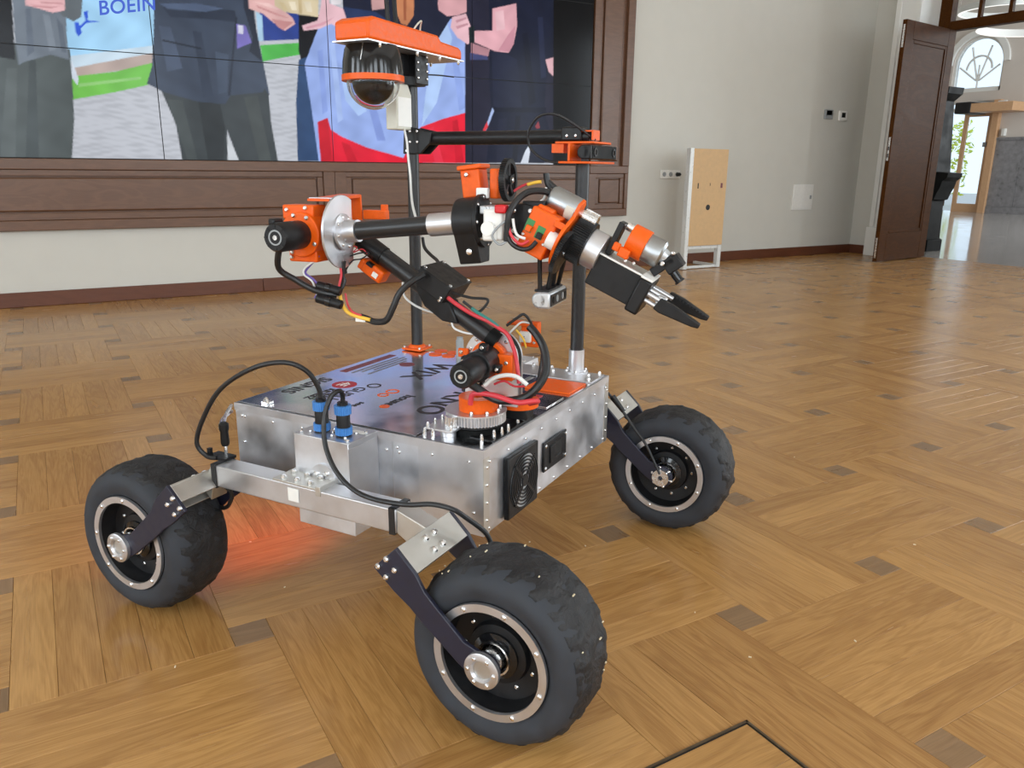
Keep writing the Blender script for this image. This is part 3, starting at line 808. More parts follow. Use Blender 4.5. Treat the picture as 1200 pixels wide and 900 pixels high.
    ((232, 176, 186), [(3.404, 2.178), (3.629, 2.24), (3.64, 2.072), (3.608, 1.925), (3.56, 1.855), (3.429, 1.858), (3.285, 1.898), (3.207, 1.918), (3.207, 1.994), (3.404, 2.012)], ''),
    ((206, 146, 160), [(3.558, 1.999), (3.623, 2.07), (3.608, 1.925), (3.56, 1.861), (3.461, 1.867)], ''),
    ((242, 196, 204), [(3.428, 2.155), (3.508, 2.176), (3.525, 2.035), (3.444, 2.015)], ''),
    ((226, 172, 178), [(2.914, 2.166), (2.972, 2.619), (3.157, 2.644), (3.169, 2.13), (3.085, 2.097), (2.994, 2.082), (2.92, 2.118)], ''),
    ((238, 192, 202), [(3.039, 2.08), (3.161, 2.117), (3.207, 2.02), (3.254, 1.935), (3.175, 1.89), (3.083, 1.933), (3.023, 2.003)], ''),
    ((208, 154, 166), [(3.069, 2.058), (3.161, 2.091), (3.169, 2.08), (3.077, 2.04)], ''),
    ((208, 154, 166), [(3.069, 2.014), (3.176, 2.049), (3.184, 2.037), (3.084, 1.996)], ''),
    ((32, 44, 48), [(3.184, 2.018), (3.238, 2.035), (3.238, 1.908), (3.191, 1.891)], ''),
    ((190, 140, 150), [(3.207, 1.905), (3.381, 1.867), (3.365, 1.814), (3.206, 1.828)], ''),
    ((175, 195, 240), [(3.317, 1.195), (3.406, 1.417), (3.423, 1.39), (3.366, 1.265), (3.333, 1.21)], ''),
    ((216, 60, 70), [(3.317, 1.237), (3.357, 1.306), (3.366, 1.265), (3.325, 1.203)], ''),
    ((225, 232, 245), [(3.689, 0.972), (3.74, 1.08), (3.774, 1.123), (3.784, 1.066), (3.768, 0.973)], ''),
    ((150, 60, 70), [(3.832, 1.281), (3.866, 1.325), (3.885, 1.269), (3.85, 1.261)], ''),
    ((226, 180, 188), [(3.925, 1.828), (4.012, 1.855), (4.016, 1.696), (3.962, 1.734)], ''),
    ((10, 10, 12), [(3.951, 4.132), (4.364, 4.229), (4.532, 0.683), (4.035, 0.687)], ''),
]

def paint(X, Z):
    acc = 0
    for dx, dz in ((-.0022, -.0012), (.0012, -.0022), (.0022, .0012), (-.0012, .0022)):
        acc = acc + paint1(X + dx, Z + dz)
    return acc / 4
def paint1(X, Z):
    """picture shown by the video wall, as colours over wall coordinates"""
    col = np.zeros((X.size, 3)); col[:] = (0.02, 0.02, 0.03)
    rs = np.random.RandomState(4)
    for c, poly, t in SCREEN_SHAPES:
        px = np.array([p[0] for p in poly]); pz = np.array([p[1] for p in poly])
        inside = np.zeros(X.size, bool)
        j = len(px) - 1
        for i in range(len(px)):
            cond = ((pz[i] > Z) != (pz[j] > Z))
            with np.errstate(divide='ignore', invalid='ignore'):
                xx = (px[j] - px[i]) * (Z - pz[i]) / (pz[j] - pz[i]) + px[i]
            inside ^= cond & (X < xx)
            j = i
        v = np.array(srgb(*c)[:3])
        if t == 'g':     # gravel: streaky light ground
            n1 = np.sin(X * 21 + 3 * np.sin(Z * 40)) * np.sin(Z * 95 + 2.5 * np.sin(X * 9)) + .6 * np.sin(X * 47 + Z * 31) * np.sin(Z * 170 + X * 14)
            k = 1 - 0.14 * np.clip(n1 + .35, 0, 1.2)
            cc = v[None, :] * k[:, None] * np.array([1.0, 0.985, 0.985])
            col[inside] = cc[inside]
        else:
            n1 = np.sin(X * 13 + 1.7 * np.sin(Z * 11 + c[0])) * np.sin(Z * 8 + X * 5 + c[1])
            n2 = np.sin(X * 34 + 6 * Z + 2.1 * np.sin(Z * 17 + c[2])) * np.sin(Z * 23 - X * 9 + c[0])
            col[inside] = (v[None, :] * (1 + 0.10 * n1[:, None] + 0.06 * n2[:, None]))[inside]
    return col
def screen_mat():
    m, nt, b = new_mat('screen_picture')
    N = nt.nodes; Lk = nt.links
    at = N.new('ShaderNodeAttribute'); at.attribute_name = 'picture'
    b.inputs['Base Color'].default_value = (0.004, 0.004, 0.0045, 1)
    b.inputs['Roughness'].default_value = 0.17
    b.inputs['Specular IOR Level'].default_value = 0.10
    Lk.new(at.outputs['Color'], b.inputs['Emission Color'])
    b.inputs['Emission Strength'].default_value = SCREEN_GLOW
    return m
SCREEN_GLOW = 0.78
M['screen'] = screen_mat()
M['screen_blue'] = emit_mat('screen_lettering', srgb(38, 86, 210), SCREEN_GLOW)
vw = empty('video_wall', (SX0 + 2 * PW, SY, SZ0)); tag(vw, 'large video wall of joined screens showing people outdoors', 'screen')
MB().bx(-2 * PW - .002, 2 * PW + .002, .006, .036, -.002, 3 * PHT + .002).build('backing', 'dark_gap', vw)
for r in range(3):
    for c in range(4):
        NX, NZ = (170, 96) if r < 2 else (50, 28)
        g = .0030
        xs = np.linspace(SX0 + c * PW + g, SX0 + (c + 1) * PW - g, NX); zs = np.linspace(SZ0 + r * PHT + g, SZ0 + (r + 1) * PHT - g, NZ)
        Xg, Zg = np.meshgrid(xs, zs)
        Xf, Zf = Xg.ravel(), Zg.ravel()
        V = np.zeros((Xf.size + 4, 3))
        V[:Xf.size, 0] = Xf - (SX0 + 2 * PW); V[:Xf.size, 2] = Zf - SZ0
        cr = [0, NX - 1, NX * NZ - 1, NX * (NZ - 1)]
        V[Xf.size:] = V[cr]; V[Xf.size:, 1] = .006
        ii = (np.arange(NZ - 1)[:, None] * NX + np.arange(NX - 1)[None, :]).ravel()
        F = np.stack([ii, ii + 1, ii + 1 + NX, ii + NX], 1)
        me = bpy.data.meshes.new('screen_panel')
        b4 = Xf.size
        rows = [list(range(NX)), [NX * k + NX - 1 for k in range(NZ)], list(range(NX * NZ - 1, NX * (NZ - 1) - 1, -1)), [NX * k for k in range(NZ - 1, -1, -1)]]
        fl = F.tolist()
        for k, rw in enumerate(rows):
            fl.append([b4 + k] + [b4 + (k + 1) % 4] + rw[::-1])
        me.from_pydata(V.tolist(), [], fl)
        at = me.attributes.new('picture', 'FLOAT_COLOR', 'POINT')
        ca = np.ones((V.shape[0], 4)); ca[:Xf.size, :3] = paint(Xf, Zf); ca[Xf.size:, :3] = 0
        at.data.foreach_set('color', ca.ravel())
        me.materials.append(M['screen'])
        pn = bpy.data.objects.new('screen_panel', me); COL.objects.link(pn); pn.parent = vw
        if r == 1 and c == 0:
            ang = math.radians(11.0)
            R_ = Matrix.Translation((0.505 - (SX0 + 2 * PW), -.0012, 1.849 - SZ0)) @ Matrix.Rotation(PI / 2, 4, 'X') @ Matrix.Rotation(ang, 4, 'Z')
            text_mesh('lettering', 'BOEIN', .118, 'screen_blue', pn, R_, shear=.25, bold=.0016, spacing=1.05)

# wooden panelling around the screens
pn = empty('trim_3', (2.0, RY1, 0)); tag(pn, 'brown wooden panelling framing the video wall', 'panelling', 'structure')
PX0 = -2.2
def pbox(name, x0, x1, z0, z1, y0, y1=0.0, bev=.004):
    return MB().bx(x0 - 2.0, x1 - 2.0, -y0, -y1, z0, z1).build(name, 'panelling', pn, bevel=bev)
pbox('backboard', PX0, 4.88, .50, .957, .020, 0, 0)
pbox('top_rail', PX0, 4.43, .888, .957, .052)
pbox('bottom_rail', PX0, 4.88, .50, .565, .052)
for x0, x1 in ((PX0, -2.05), (1.925, 2.012), (2.0145, 2.105), (4.40, 4.50), (4.84, 4.88)):
    pbox('stile', x0, x1, .565, .888, .052)
pbox('top_rail', 4.43, 4.88, .888, .957, .052)
for x0, x1 in ((-2.05, 1.925), (2.105, 4.40), (4.50, 4.84)):
    pbox('panel', x0 + .055, x1 - .055, .62, .838, .042, .02, .012)
    m_ = MB()
    m_.bx(x0 - 2, x1 - 2, -.036, -.02, .565, .612).bx(x0 - 2, x1 - 2, -.036, -.02, .846, .888).bx(x0 - 2, x0 - 1.955, -.036, -.02, .612, .846).bx(x1 - 2.045, x1 - 2, -.036, -.02, .612, .846)
    m_.build('panel_moulding', 'panelling', pn, bevel=.004)
pbox('upright_backboard', 4.43, 4.88, .957, 3.35, .022, 0, 0)
pbox('upright_stile', 4.43, 4.50, .957, 3.35, .055)
pbox('upright_stile', 4.80, 4.88, .957, 3.35, .055)
pbox('upright_panel', 4.545, 4.755, 1.0, 3.3, .044, .022, .012)
pbox('header', SX0, 4.43, SZ0 + 3 * PHT + .004, SZ0 + 3 * PHT + .4, .055)

# ================================================================ THINGS ON AND BY THE SCREEN WALL
bd = empty('display_board', (5.52, 5.70, 0)); tag(bd, 'upright fibreboard panel in a white profile frame by the wall', 'board')
MB().bx(-.205, .235, -.018, 0.0, .225, 1.12).build('panel', 'plywood', bd, bevel=.002)
MB().bx(-.25, -.205, -.02, .035, 0.004, 1.125).build('upright_profile', 'profile', bd, bevel=.003)
MB().bx(.205, .25, 0.001, .05, 0.004, 1.10).build('upright_profile', 'profile', bd, bevel=.003)
MB().bx(-.205, .205, .004, .034, .19, .225).build('cross_profile', 'profile', bd, bevel=.003)
MB().bx(-.205, .205, .006, .034, .006, .03).build('foot_profile', 'profile', bd, bevel=.003)
MB().bx(.21, .245, .05, .34, 0.004, .03).build('foot_profile', 'profile', bd, bevel=.003)
MB().bx(-.245, -.21, .035, .34, 0.004, .03).build('foot_profile', 'profile', bd, bevel=.003)
MB().lathe([(.026, 0), (.026, .0015)], (.015, -.018, .585), (0, -1, 0), 20).build('round_hole', 'dark_gap', bd)
MB().bx(-.135, -.123, -.0195, -.018, .76, .81).build('slot', 'dark_gap', bd)
MB().bx(.16, .185, -.0195, -.018, .765, .81).build('slot', 'print_maroon', bd)
MB().bx(.02, .026, -.0195, -.018, .785, .81).build('slot', 'dark_gap', bd)

so = empty('wall_socket', (5.44, RY1, .885)); tag(so, 'white triple power socket on the wall behind the board', 'socket')
for k in range(3):
    p = MB().bx(-.125 + .083 * k, -.043 + .083 * k, -.012, 0, -.041, .041).build('socket_plate', 'white', so, bevel=.003)
    MB().ring((-.084 + .083 * k, -.0125, 0), (0, -1, 0), .015, .022, .003, 20).build('socket_rim', 'grey', p)
    MB().lathe([(.014, 0), (.014, .0008)], (-.084 + .083 * k, -.012, 0), (0, -1, 0), 16).build('socket_well', 'grey', p)
pg = MB().lathe([(.018, 0), (.018, .035), (.008, .05)], (.082, -.012, 0), (0, -1, 0), 14)
tag(pg.build('power_plug', 'black'), 'black plug in the right outlet of the triple socket', 'plug').location = (5.44, RY1 - .004, .885)
ap = empty('access_panel', (7.40, RY1, .648)); tag(ap, 'white square access panel low on the cream wall', 'access panel')
MB().bx(-.165, .165, -.010, 0, -.138, .138).build('frame', 'white', ap, bevel=.002)
d_ = MB().bx(-.15, .15, -.014, -.010, -.123, .123).build('flap', 'white', ap, bevel=.002)
MB().bx(.105, .135, -.020, -.014, -.02, .02).build('catch', 'grey', d_, bevel=.003)
th = empty('thermostat', (7.68, RY1, 1.538)); tag(th, 'grey wall control with a dark display', 'thermostat')
MB().bx(-.065, .065, -.022, 0, -.05, .05).build('housing', 'grey', th, bevel=.004)
MB().bx(-.045, .045, -.015, -.022, -.01, .04).build('display', 'stone_dark', th)
th = empty('thermostat', (7.915, RY1, 1.53)); tag(th, 'white thermostat with a small square display near the corner', 'thermostat')
MB().bx(-.07, .07, -.026, 0, -.055, .055).build('housing', 'white', th, bevel=.012)
MB().bx(-.03, .03, -.028, -.026, -.018, .034).build('display', 'stone_dark', th)

# a few crumbs dropped on the parquet
cm = MB(); rs = random.Random(21)
for k in range(18):
    x_, y_ = rs.uniform(-.2, 2.4), rs.uniform(.75, 2.2)
    cm.box((x_, y_, .0012), (rs.uniform(.002, .006), .002, .002), Matrix.Rotation(rs.random() * 6, 3, 'Z'))
tag(cm.build('floor_crumbs', 'crumb'), 'tiny pale wood crumbs scattered on the parquet around the rover', 'crumbs', 'stuff')

# ================================================================ THE ROVER
rover = empty('rover', (0.752, 1.596, 0), math.radians(31.6))
tag(rover, 'four wheeled aluminium rover with orange jointed arm and camera mast', 'rover')
BX, BY0, BY1, BZ0, BZ1 = .3115, -.297, .3225, .256, .426
WX_, WYF, WR = .459, .4304, .1608
def part(mb, name, material, parent=rover, **k):
    return mb.build(name, material, parent, **k)
def bolts(lst, r, h, name='bolt_heads', material='steel', parent=rover, seg=8):
    """lst: (position, outward axis); domed hexagon heads joined as one small-hardware part"""
    m_ = MB()
    for p, a in lst:
        m_.lathe([(r, 0), (r, h * .6), (r * .6, h)], p, a, seg)
    o = m_.build(name, material, parent)
    return stuff(o)

# ---------------------------------------------------------------- chassis box
body = part(MB().bx(-BX, BX, BY0, BY1, BZ0, BZ1 - .002), 'chassis_box', 'alu', bevel=.0015)
# sheet seams: corner angle strips and top rim
for y_ in (BY0 - .0015, BY1):
    part(MB().bx(-BX - .0012, BX + .0012, y_, y_ + .0015, BZ1 - .016, BZ1), 'rim_strip', 'alu_plain', body)
for x_ in (-BX - .0015, BX):
    part(MB().bx(x_, x_ + .0015, BY0, BY1, BZ1 - .016, BZ1), 'rim_strip', 'alu_plain', body)
for x_ in (-BX - .0015, BX - .02):
    part(MB().bx(x_, x_ + .0215, BY0 - .0015, BY0, BZ0, BZ1 - .016), 'corner_angle', 'alu_warm', body)
part(MB().bx(-BX - .0013, -BX, -.0955, -.0935, BZ0, BZ1 - .016), 'side_seam', 'alu_plain', body)
part(MB().bx(-BX - .001, -BX, BY0, -.155, BZ0, BZ1 - .016), 'side_sheet', 'alu_plain', body)
rv = []
for k in range(9):
    xx = -BX + .02 + k * (2 * BX - .04) / 8
    rv.append(((xx, BY0 - .0015, BZ1 - .026 + .0), (0, -1, 0))); rv.append(((xx, BY0, BZ0 + .010), (0, -1, 0)))
for k in range(4):
    rv.append(((-BX + .010, BY0 - .0015, BZ0 + .03 + k * .035), (0, -1, 0))); rv.append(((BX - .010, BY0 - .0015, BZ0 + .03 + k * .035), (0, -1, 0)))
for k in range(8):
    yy = BY0 + .03 + k * .08
    if not (-.06 < yy < .075): rv.append(((-BX - .0015, yy, BZ1 - .026), (-1, 0, 0)))
rv += [((-BX - .001, BY0 + .02, .30), (-1, 0, 0)), ((-BX, BY1 - .02, .34), (-1, 0, 0)), ((-BX, BY1 - .02, .40), (-1, 0, 0)), ((-BX, -.11, .39), (-1, 0, 0)), ((-BX, -.08, .39), (-1, 0, 0))]
bolts(rv, .0032, .003, 'rivets', 'steel', body, 8)
# front deck under the arm turret
part(MB().bx(-BX + .004, BX - .004, BY0 + .004, -.148, BZ1 - .002, BZ1 + .0005), 'deck_plate', 'alu_top', body)
part(MB().bx(-.262, -.075, -.292, -.238, BZ1 + .0005, BZ1 + .0022), 'deck_strip', 'black', body)
part(MB().bx(-.02, .07, -.285, -.18, BZ1 + .0005, BZ1 + .003), 'deck_cover', 'alu_top', body, bevel=.001)
part(MB().bx(.03, .055, -.24, -.222, BZ1 + .003, BZ1 + .0042), 'digit_display', 'red_led' if False else 'print_red', body)
part(MB().bx(.098, .198, -.285, -.172, BZ1 + .0005, BZ1 + .005), 'orange_cover', 'orange', body, bevel=.0015)
part(MB().bx(.215, .305, -.29, -.05, BZ1 + .0005, BZ1 + .0032), 'post_base_plate', 'alu_plain', body, bevel=.001)
bolts([((x, y, BZ1 + .003), (0, 0, 1)) for x, y in ((.225, -.28), (.295, -.28), (.225, -.16), (.295, -.15), (.26, -.17), (.26, -.265), (.225, -.06), (.295, -.06), (.29, -.1))], .0045, .009, parent=body)
part(MB().cyl((.285, .118, BZ1), (.285, .118, BZ1 + .05), .0105, seg=16).cyl((.285, .118, BZ1 + .05), (.285, .118, BZ1 + .058), .0085, seg=16), 'antenna_stub', 'grey', body)

# printed lid
lid = part(MB().prism([(-.306, -.146), (-.262, -.146), (-.14, -.135), (.305, -.135), (.305, .317), (-.306, .317)], (0, 0, BZ1 - .0005), (1, 0, 0), (0, 1, 0), .0028), 'lid_plate', 'alu_top')
LZ = BZ1 + .0026
def lid_text(body_, x, y, size, material='print_black', **k):
    # lettering faces the far side of the rover: it runs along -x with its top towards the near end
    mw = Matrix.Translation((x, y, LZ)) @ Matrix.Rotation(PI, 4, 'Z')
    return text_mesh('lettering', body_, size, material, lid, mw, **k)
lid_text('SIGNIS', -.060, .294, .050, spacing=1.0, bold=.0006)
lid_text('KRZESZ', -.128, .212, .026, bold=.0006)
lid_text('MAZUR', -.128, .188, .026, bold=.0006)
lid_text('GURU', -.085, .165, .040)
lid_text('houser', -.085, .030, .036, bold=.0005)
lid_text('see', -.180, .085, .026)
lid_text('WIX', .205, .135, .085, bold=.001)
lid_text('OKNO', .06, -.052, .080, bold=.001)
def disc(name, x, y, r, material, h=.0006, r0=None, sx=1.0):
    m_ = MB()
    if r0: m_.ring((x, y, LZ - .0002), (0, 0, 1), r0, r, h, 28)
    else: m_.lathe([(r, 0), (r, h)], (x, y, LZ - .0002), (0, 0, 1), 28)
    return part(m_, name, material, lid)
disc('round_logo', -.086, .207, .029, 'print_red')
text_mesh('lettering', '4E', .036, 'white', lid, Matrix.Translation((-.068, .219, LZ + .0005)) @ Matrix.Rotation(PI, 4, 'Z'))
disc('ring_mark', -.060, .141, .017, 'print_black', r0=.013)
disc('round_logo', .148, .194, .020, 'print_maroon')
disc('ring_mark', -.078, .075, .016, 'orange', r0=.012); disc('ring_mark', -.112, .076, .013, 'orange', r0=.009)
disc('round_logo', -.182, .020, .011, 'orange')
part(MB().bx(.007, .217, .278, .299, LZ - .0002, LZ + .0004), 'printed_bar', 'print_maroon', lid)
for k, (a, b) in enumerate(((.01, .20), (.03, .21), (.06, .20), (.02, .18))):
    part(MB().bx(a, b, .258 - .014 * k, .264 - .014 * k, LZ - .0002, LZ + .0004), 'printed_line', 'print_grey', lid)
for x, y in ((.281, .194), (.322, .202), (.284, .154), (.322, .160)):
    disc('orange_dot', x, y, .018, 'orange', .002)
part(MB().tube([(-.296, .24, LZ + .002), (-.29, .25, LZ + .012), (-.285, .262, LZ + .003)], .003, 6), 'lid_catch', 'steel', lid)
part(MB().box((-.288, .25, LZ + .003), (.016, .02, .005)), 'lid_catch', 'steel', lid)

# pivot housing on the left side (and its twin on the right)
for s in (-1, 1):
    hs = part(MB().bx(s * BX, s * .401, -.060, .073, .285, BZ1 - .0005), 'pivot_housing', 'alu', bevel=.0015)
    part(MB().bx(s * (BX + .004), s * .402, -.0612, -.060, .285, BZ1 - .012), 'housing_flange', 'alu_plain', hs)
    part(MB().ring((s * .401, .0, .345), (s, 0, 0), .006, .031, .006, 28), 'pivot_flange', 'alu_plain', hs)
    bolts([((s * .407, .018 * math.cos(a), .345 + .018 * math.sin(a)), (s, 0, 0)) for a in (0.6, 2.2, 3.7, 5.3)], .005, .005, parent=hs)
    bolts([((s * x, y, BZ1), (0, 0, 1)) for x, y in ((.335, -.05), (.39, -.05), (.39, .062), (.335, .062), (.365, .005))], .0035, .004, parent=hs)
    part(MB().bx(s * .331, s * .345, -.052, -.02, BZ1, BZ1 + .0006), 'sticker', 'white', hs)
# blue round connectors
for x, y in ((-.366, .031), (-.366, -.022)):
    c_ = part(MB().lathe([(.0145, 0), (.0145, .003), (.013, .003), (.013, .05), (.010, .056), (.010, .066)], (x, y, BZ1), (0, 0, 1), 24), 'round_connector', 'black')
    part(MB().gear((x, y, BZ1 + .003), (0, 0, 1), .0165, .014, 22, .0012), 'blue_nut', 'blue', c_)
    part(MB().gear((x, y, BZ1 + .043), (0, 0, 1), .0162, .017, 22, .0012), 'blue_nut', 'blue', c_)
    bolts([((x + dx, y + dy, BZ1), (0, 0, 1)) for dx, dy in ((-.016, -.016), (.016, .016), (-.016, .016), (.016, -.016))], .003, .004, parent=c_)

# fan grille on the end face
FXc, FZc, FH = -.174, .324, .064
fan = part(MB().bx(FXc - FH, FXc + FH, BY0 - .014, BY0 - .002, FZc - FH, FZc + FH), 'fan', 'black', bevel=.003)
fy = BY0 - .0142
part(MB().lathe([(.057, 0), (.057, .0006)], (FXc, fy, FZc), (0, -1, 0), 40), 'fan_opening', 'silver', fan)
for r in (.019, .026, .033, .040, .047, .054):
    part(MB().ring((FXc, fy - .0004, FZc), (0, -1, 0), r, r + .0030, .003, 40), 'grille_ring', 'black', fan)
part(MB().lathe([(.0125, 0), (.0125, .0035)], (FXc, fy, FZc), (0, -1, 0), 24), 'grille_hub', 'black', fan)
for a in (45, 135, 225, 315, 0, 90, 180, 270):
    c_, s_ = math.cos(math.radians(a)), math.sin(math.radians(a))
    if a % 90 == 0: continue
    part(MB().box((FXc + .034 * c_, fy - .002, FZc + .034 * s_), (.05, .003, .0045), Matrix.Rotation(-math.radians(a), 3, 'Y')), 'grille_spoke', 'black', fan)
for k in range(7):
    a = 2 * PI * k / 7
    part(MB().box((FXc + .032 * math.cos(a), fy - .0003, FZc + .032 * math.sin(a)), (.03, .0008, .007), Matrix.Rotation(-a + .5, 3, 'Y')), 'fan_blade', 'motor_steel', fan)
# power inlet
pi_ = part(MB().bx(-.065, .05, BY0 - .006, BY0 - .001, .298, .364), 'power_inlet', 'black', bevel=.002)
part(MB().bx(-.038, .024, BY0 - .0068, BY0 - .006, .310, .352), 'inlet_well', 'dark_gap', pi_)
part(MB().bx(-.038, -.012, BY0 - .009, BY0 - .006, .312, .350).bx(-.01, .022, BY0 - .0085, BY0 - .006, .312, .320), 'rocker_switch', 'black', pi_, bevel=.002)
bolts([((x, BY0 - .006, z), (0, -1, 0)) for x, z in ((-.058, .306), (.043, .306), (-.058, .356), (.043, .356))], .004, .003, parent=pi_)

# ---------------------------------------------------------------- rocker beams, forks, wheels
def ry(m, f):   # mirror helper: f = +1 front (toward -y), -1 rear
    return m
for s in (-1, 1):
    xo, xi = s * .450, s * .405
    bm_ = part(MB().bx(xo, xi, -.200, .252, .298, .343), 'rocker_beam', 'alu_plain', bevel=.002)
    for f in (1, -1):
        e = [(-.200, .343), (-.200, .298), (-.262, .263), (-.292, .292), (-.262, .322)] if f == 1 else [(.252, .343), (.252, .298), (.262, .263), (.292, .292), (.266, .322)]
        m_ = MB().prism([(p[0], p[1]) for p in e], (min(xo, xi) + .002, 0, 0), (0, 1, 0), (0, 0, 1), .041)
        part(m_, 'beam_end', 'alu_warm', bm_, bevel=.0015)
        yb = -.192 if f == 1 else .244
        part(MB().bx(s * .4525, s * .4025, yb - .006, yb + .006, .2955, .3455), 'tape_band', 'cable', bm_)
    part(MB().bx(s * .452, s * .38, -.02, .085, .343, .348), 'pivot_plate', 'alu_warm', bm_, bevel=.001)
    part(MB().bx(s * .452, s * .401, -.032, -.020, .333, .352), 'clamp_bar', 'alu_warm', bm_, bevel=.001)
    bolts([((s * x, y, .348), (0, 0, 1)) for x in (.441, .413) for y in (.0, .033, .066)], .006, .007, parent=bm_)
    part(MB().bx(s * .4505, s * .4515, .022, .048, .310, .336), 'sticker', 'white', bm_)
    part(MB().bx(s * .445, s * .345, -.105, .028, .268, .298), 'underslung_bracket', 'alu', bm_, bevel=.001)

tone = [(WR - .0, 0)]
def tyre_mesh():
    pr = [(.098, -.058), (.108, -.066), (.122, -.0715), (.136, -.070), (.147, -.062), (.1545, -.048), (.158, -.028), (.1595, 0),
          (.158, .028), (.1545, .048), (.147, .062), (.136, .070), (.122, .0715), (.108, .066), (.098, .058)]
    m_ = MB(); seg = 96; k = len(pr)
    for i in range(seg):
        a = 2 * PI * i / seg
        for r, h in pr:
            q = r + (.0016 * noise.noise(Vector((math.cos(a) * 3, math.sin(a) * 3, h * 30))) if r > .12 else 0)
            m_.v.append((h, q * math.cos(a), q * math.sin(a)))
    for i in range(seg):
        j = (i + 1) % seg
        for q in range(k):
            q2 = (q + 1) % k
            m_.f.append((i * k + q, j * k + q, j * k + q2, i * k + q2))
    return m_
def tread_mesh():
    m_ = MB(); seg = 168; kk = 17
    for i in range(seg):
        a = 2 * PI * i / seg
        edge = .060 + .003 * noise.noise(Vector((math.cos(a) * 2, math.sin(a) * 2, 2.0)))
        for q in range(kk):
            t = -1 + 2 * q / (kk - 1); h = t * edge
            r = .1605 - .0135 * abs(t) ** 3.2
            n3 = noise.noise(Vector((math.cos(a) * 7, math.sin(a) * 7, h * 40)))
            n4 = noise.noise(Vector((math.cos(a) * 26, math.sin(a) * 26, h * 45)))
            lug = .0022 * (1 if math.sin(22 * a + 1.2 * math.sin(h * 60)) > .35 else 0) * (abs(t) > .45)
            r += .0028 * n3 + .0016 * n4 + lug
            m_.v.append((h, r * math.cos(a), r * math.sin(a)))
    for i in range(seg):
        j = (i + 1) % seg
        for q in range(kk - 1):
            m_.f.append((i * kk + q, j * kk + q, j * kk + q + 1, i * kk + q + 1))
        # close underneath so the cover has thickness
    return m_
# one wheel, then copies
def make_wheel():
    w_ = part(MB().lathe([(.098, -.062), (.092, -.064), (.088, -.05), (.084, -.034), (.055, -.030), (.052, -.040), (.030, -.044), (.030, .044), (.052, .040), (.055, .030), (.084, .034), (.088, .05), (.092, .064), (.098, .062)], (0, 0, 0), (1, 0, 0), 56, closed=True), 'wheel', 'black')
    part(tyre_mesh(), 'tyre', 'rubber', w_, angle=80)
    t_ = part(tread_mesh(), 'torn_tread_cover', 'tread', w_, angle=60)
    so_ = t_.modifiers.new('thickness', 'SOLIDIFY'); so_.thickness = .0025; so_.offset = -1
    for s in (-1, 1):
        part(MB().lathe([(.089, s * .064), (.1025, s * .064), (.1025, s * .0705), (.089, s * .0705)], (0, 0, 0), (1, 0, 0), 56, closed=True), 'rim_ring', 'alu_plain', w_)
        bolts([((s * .0705, .0955 * math.cos(2 * PI * k / 8 + .3), .0955 * math.sin(2 * PI * k / 8 + .3)), (s, 0, 0)) for k in range(8)], .0042, .003, parent=w_)
        bolts([((s * .031, .064 * math.cos(2 * PI * k / 9), .064 * math.sin(2 * PI * k / 9)), (s, 0, 0)) for k in range(9)], .0042, .004, parent=w_)
        part(MB().lathe([(.040, s * .030), (.040, s * .047), (.024, s * .052), (.024, s * .030)], (0, 0, 0), (1, 0, 0), 32, closed=True), 'hub_motor', 'black_gloss', w_)
        part(MB().ring((s * .052, 0, 0), (s, 0, 0), .027, .030, .004, 32), 'hub_ring', 'steel', w_)
        part(MB().lathe([(.021, s * .044), (.021, s * .078), (.006, s * .078)], (0, 0, 0), (1, 0, 0), 24), 'axle', 'steel', w_)
    return w_
wheel0 = make_wheel()
kids = list(wheel0.children)
spots = [(-WX_, -WYF, 0.0), (-WX_, WYF, 1.3), (WX_, -WYF, 2.4), (WX_, WYF, 3.3)]
for k, (x, y, a) in enumerate(spots):
    if k == 0: w_ = wheel0
    else:
        w_ = copy_obj(wheel0, rover)
        for ch in kids: copy_obj(ch, w_)
    w_.location = (x, y, WR); w_.rotation_euler = (a, 0, 0)
cr_ = MB(); rs = random.Random(11)
for k in range(40):      # bits of dried grass stuck on the tread
    a = rs.random() * 2 * PI; h = rs.uniform(-.05, .06); r = .1635 - .0135 * (abs(h) / .058) ** 3.2
    p = Vector((h, r * math.cos(a), r * math.sin(a)))
    cr_.box(p, (.006 * rs.random() + .001, .002, .002), Matrix.Rotation(rs.random() * 6, 3, 'X'))
stuff(part(cr_, 'stuck_crumbs', 'crumb', wheel0))

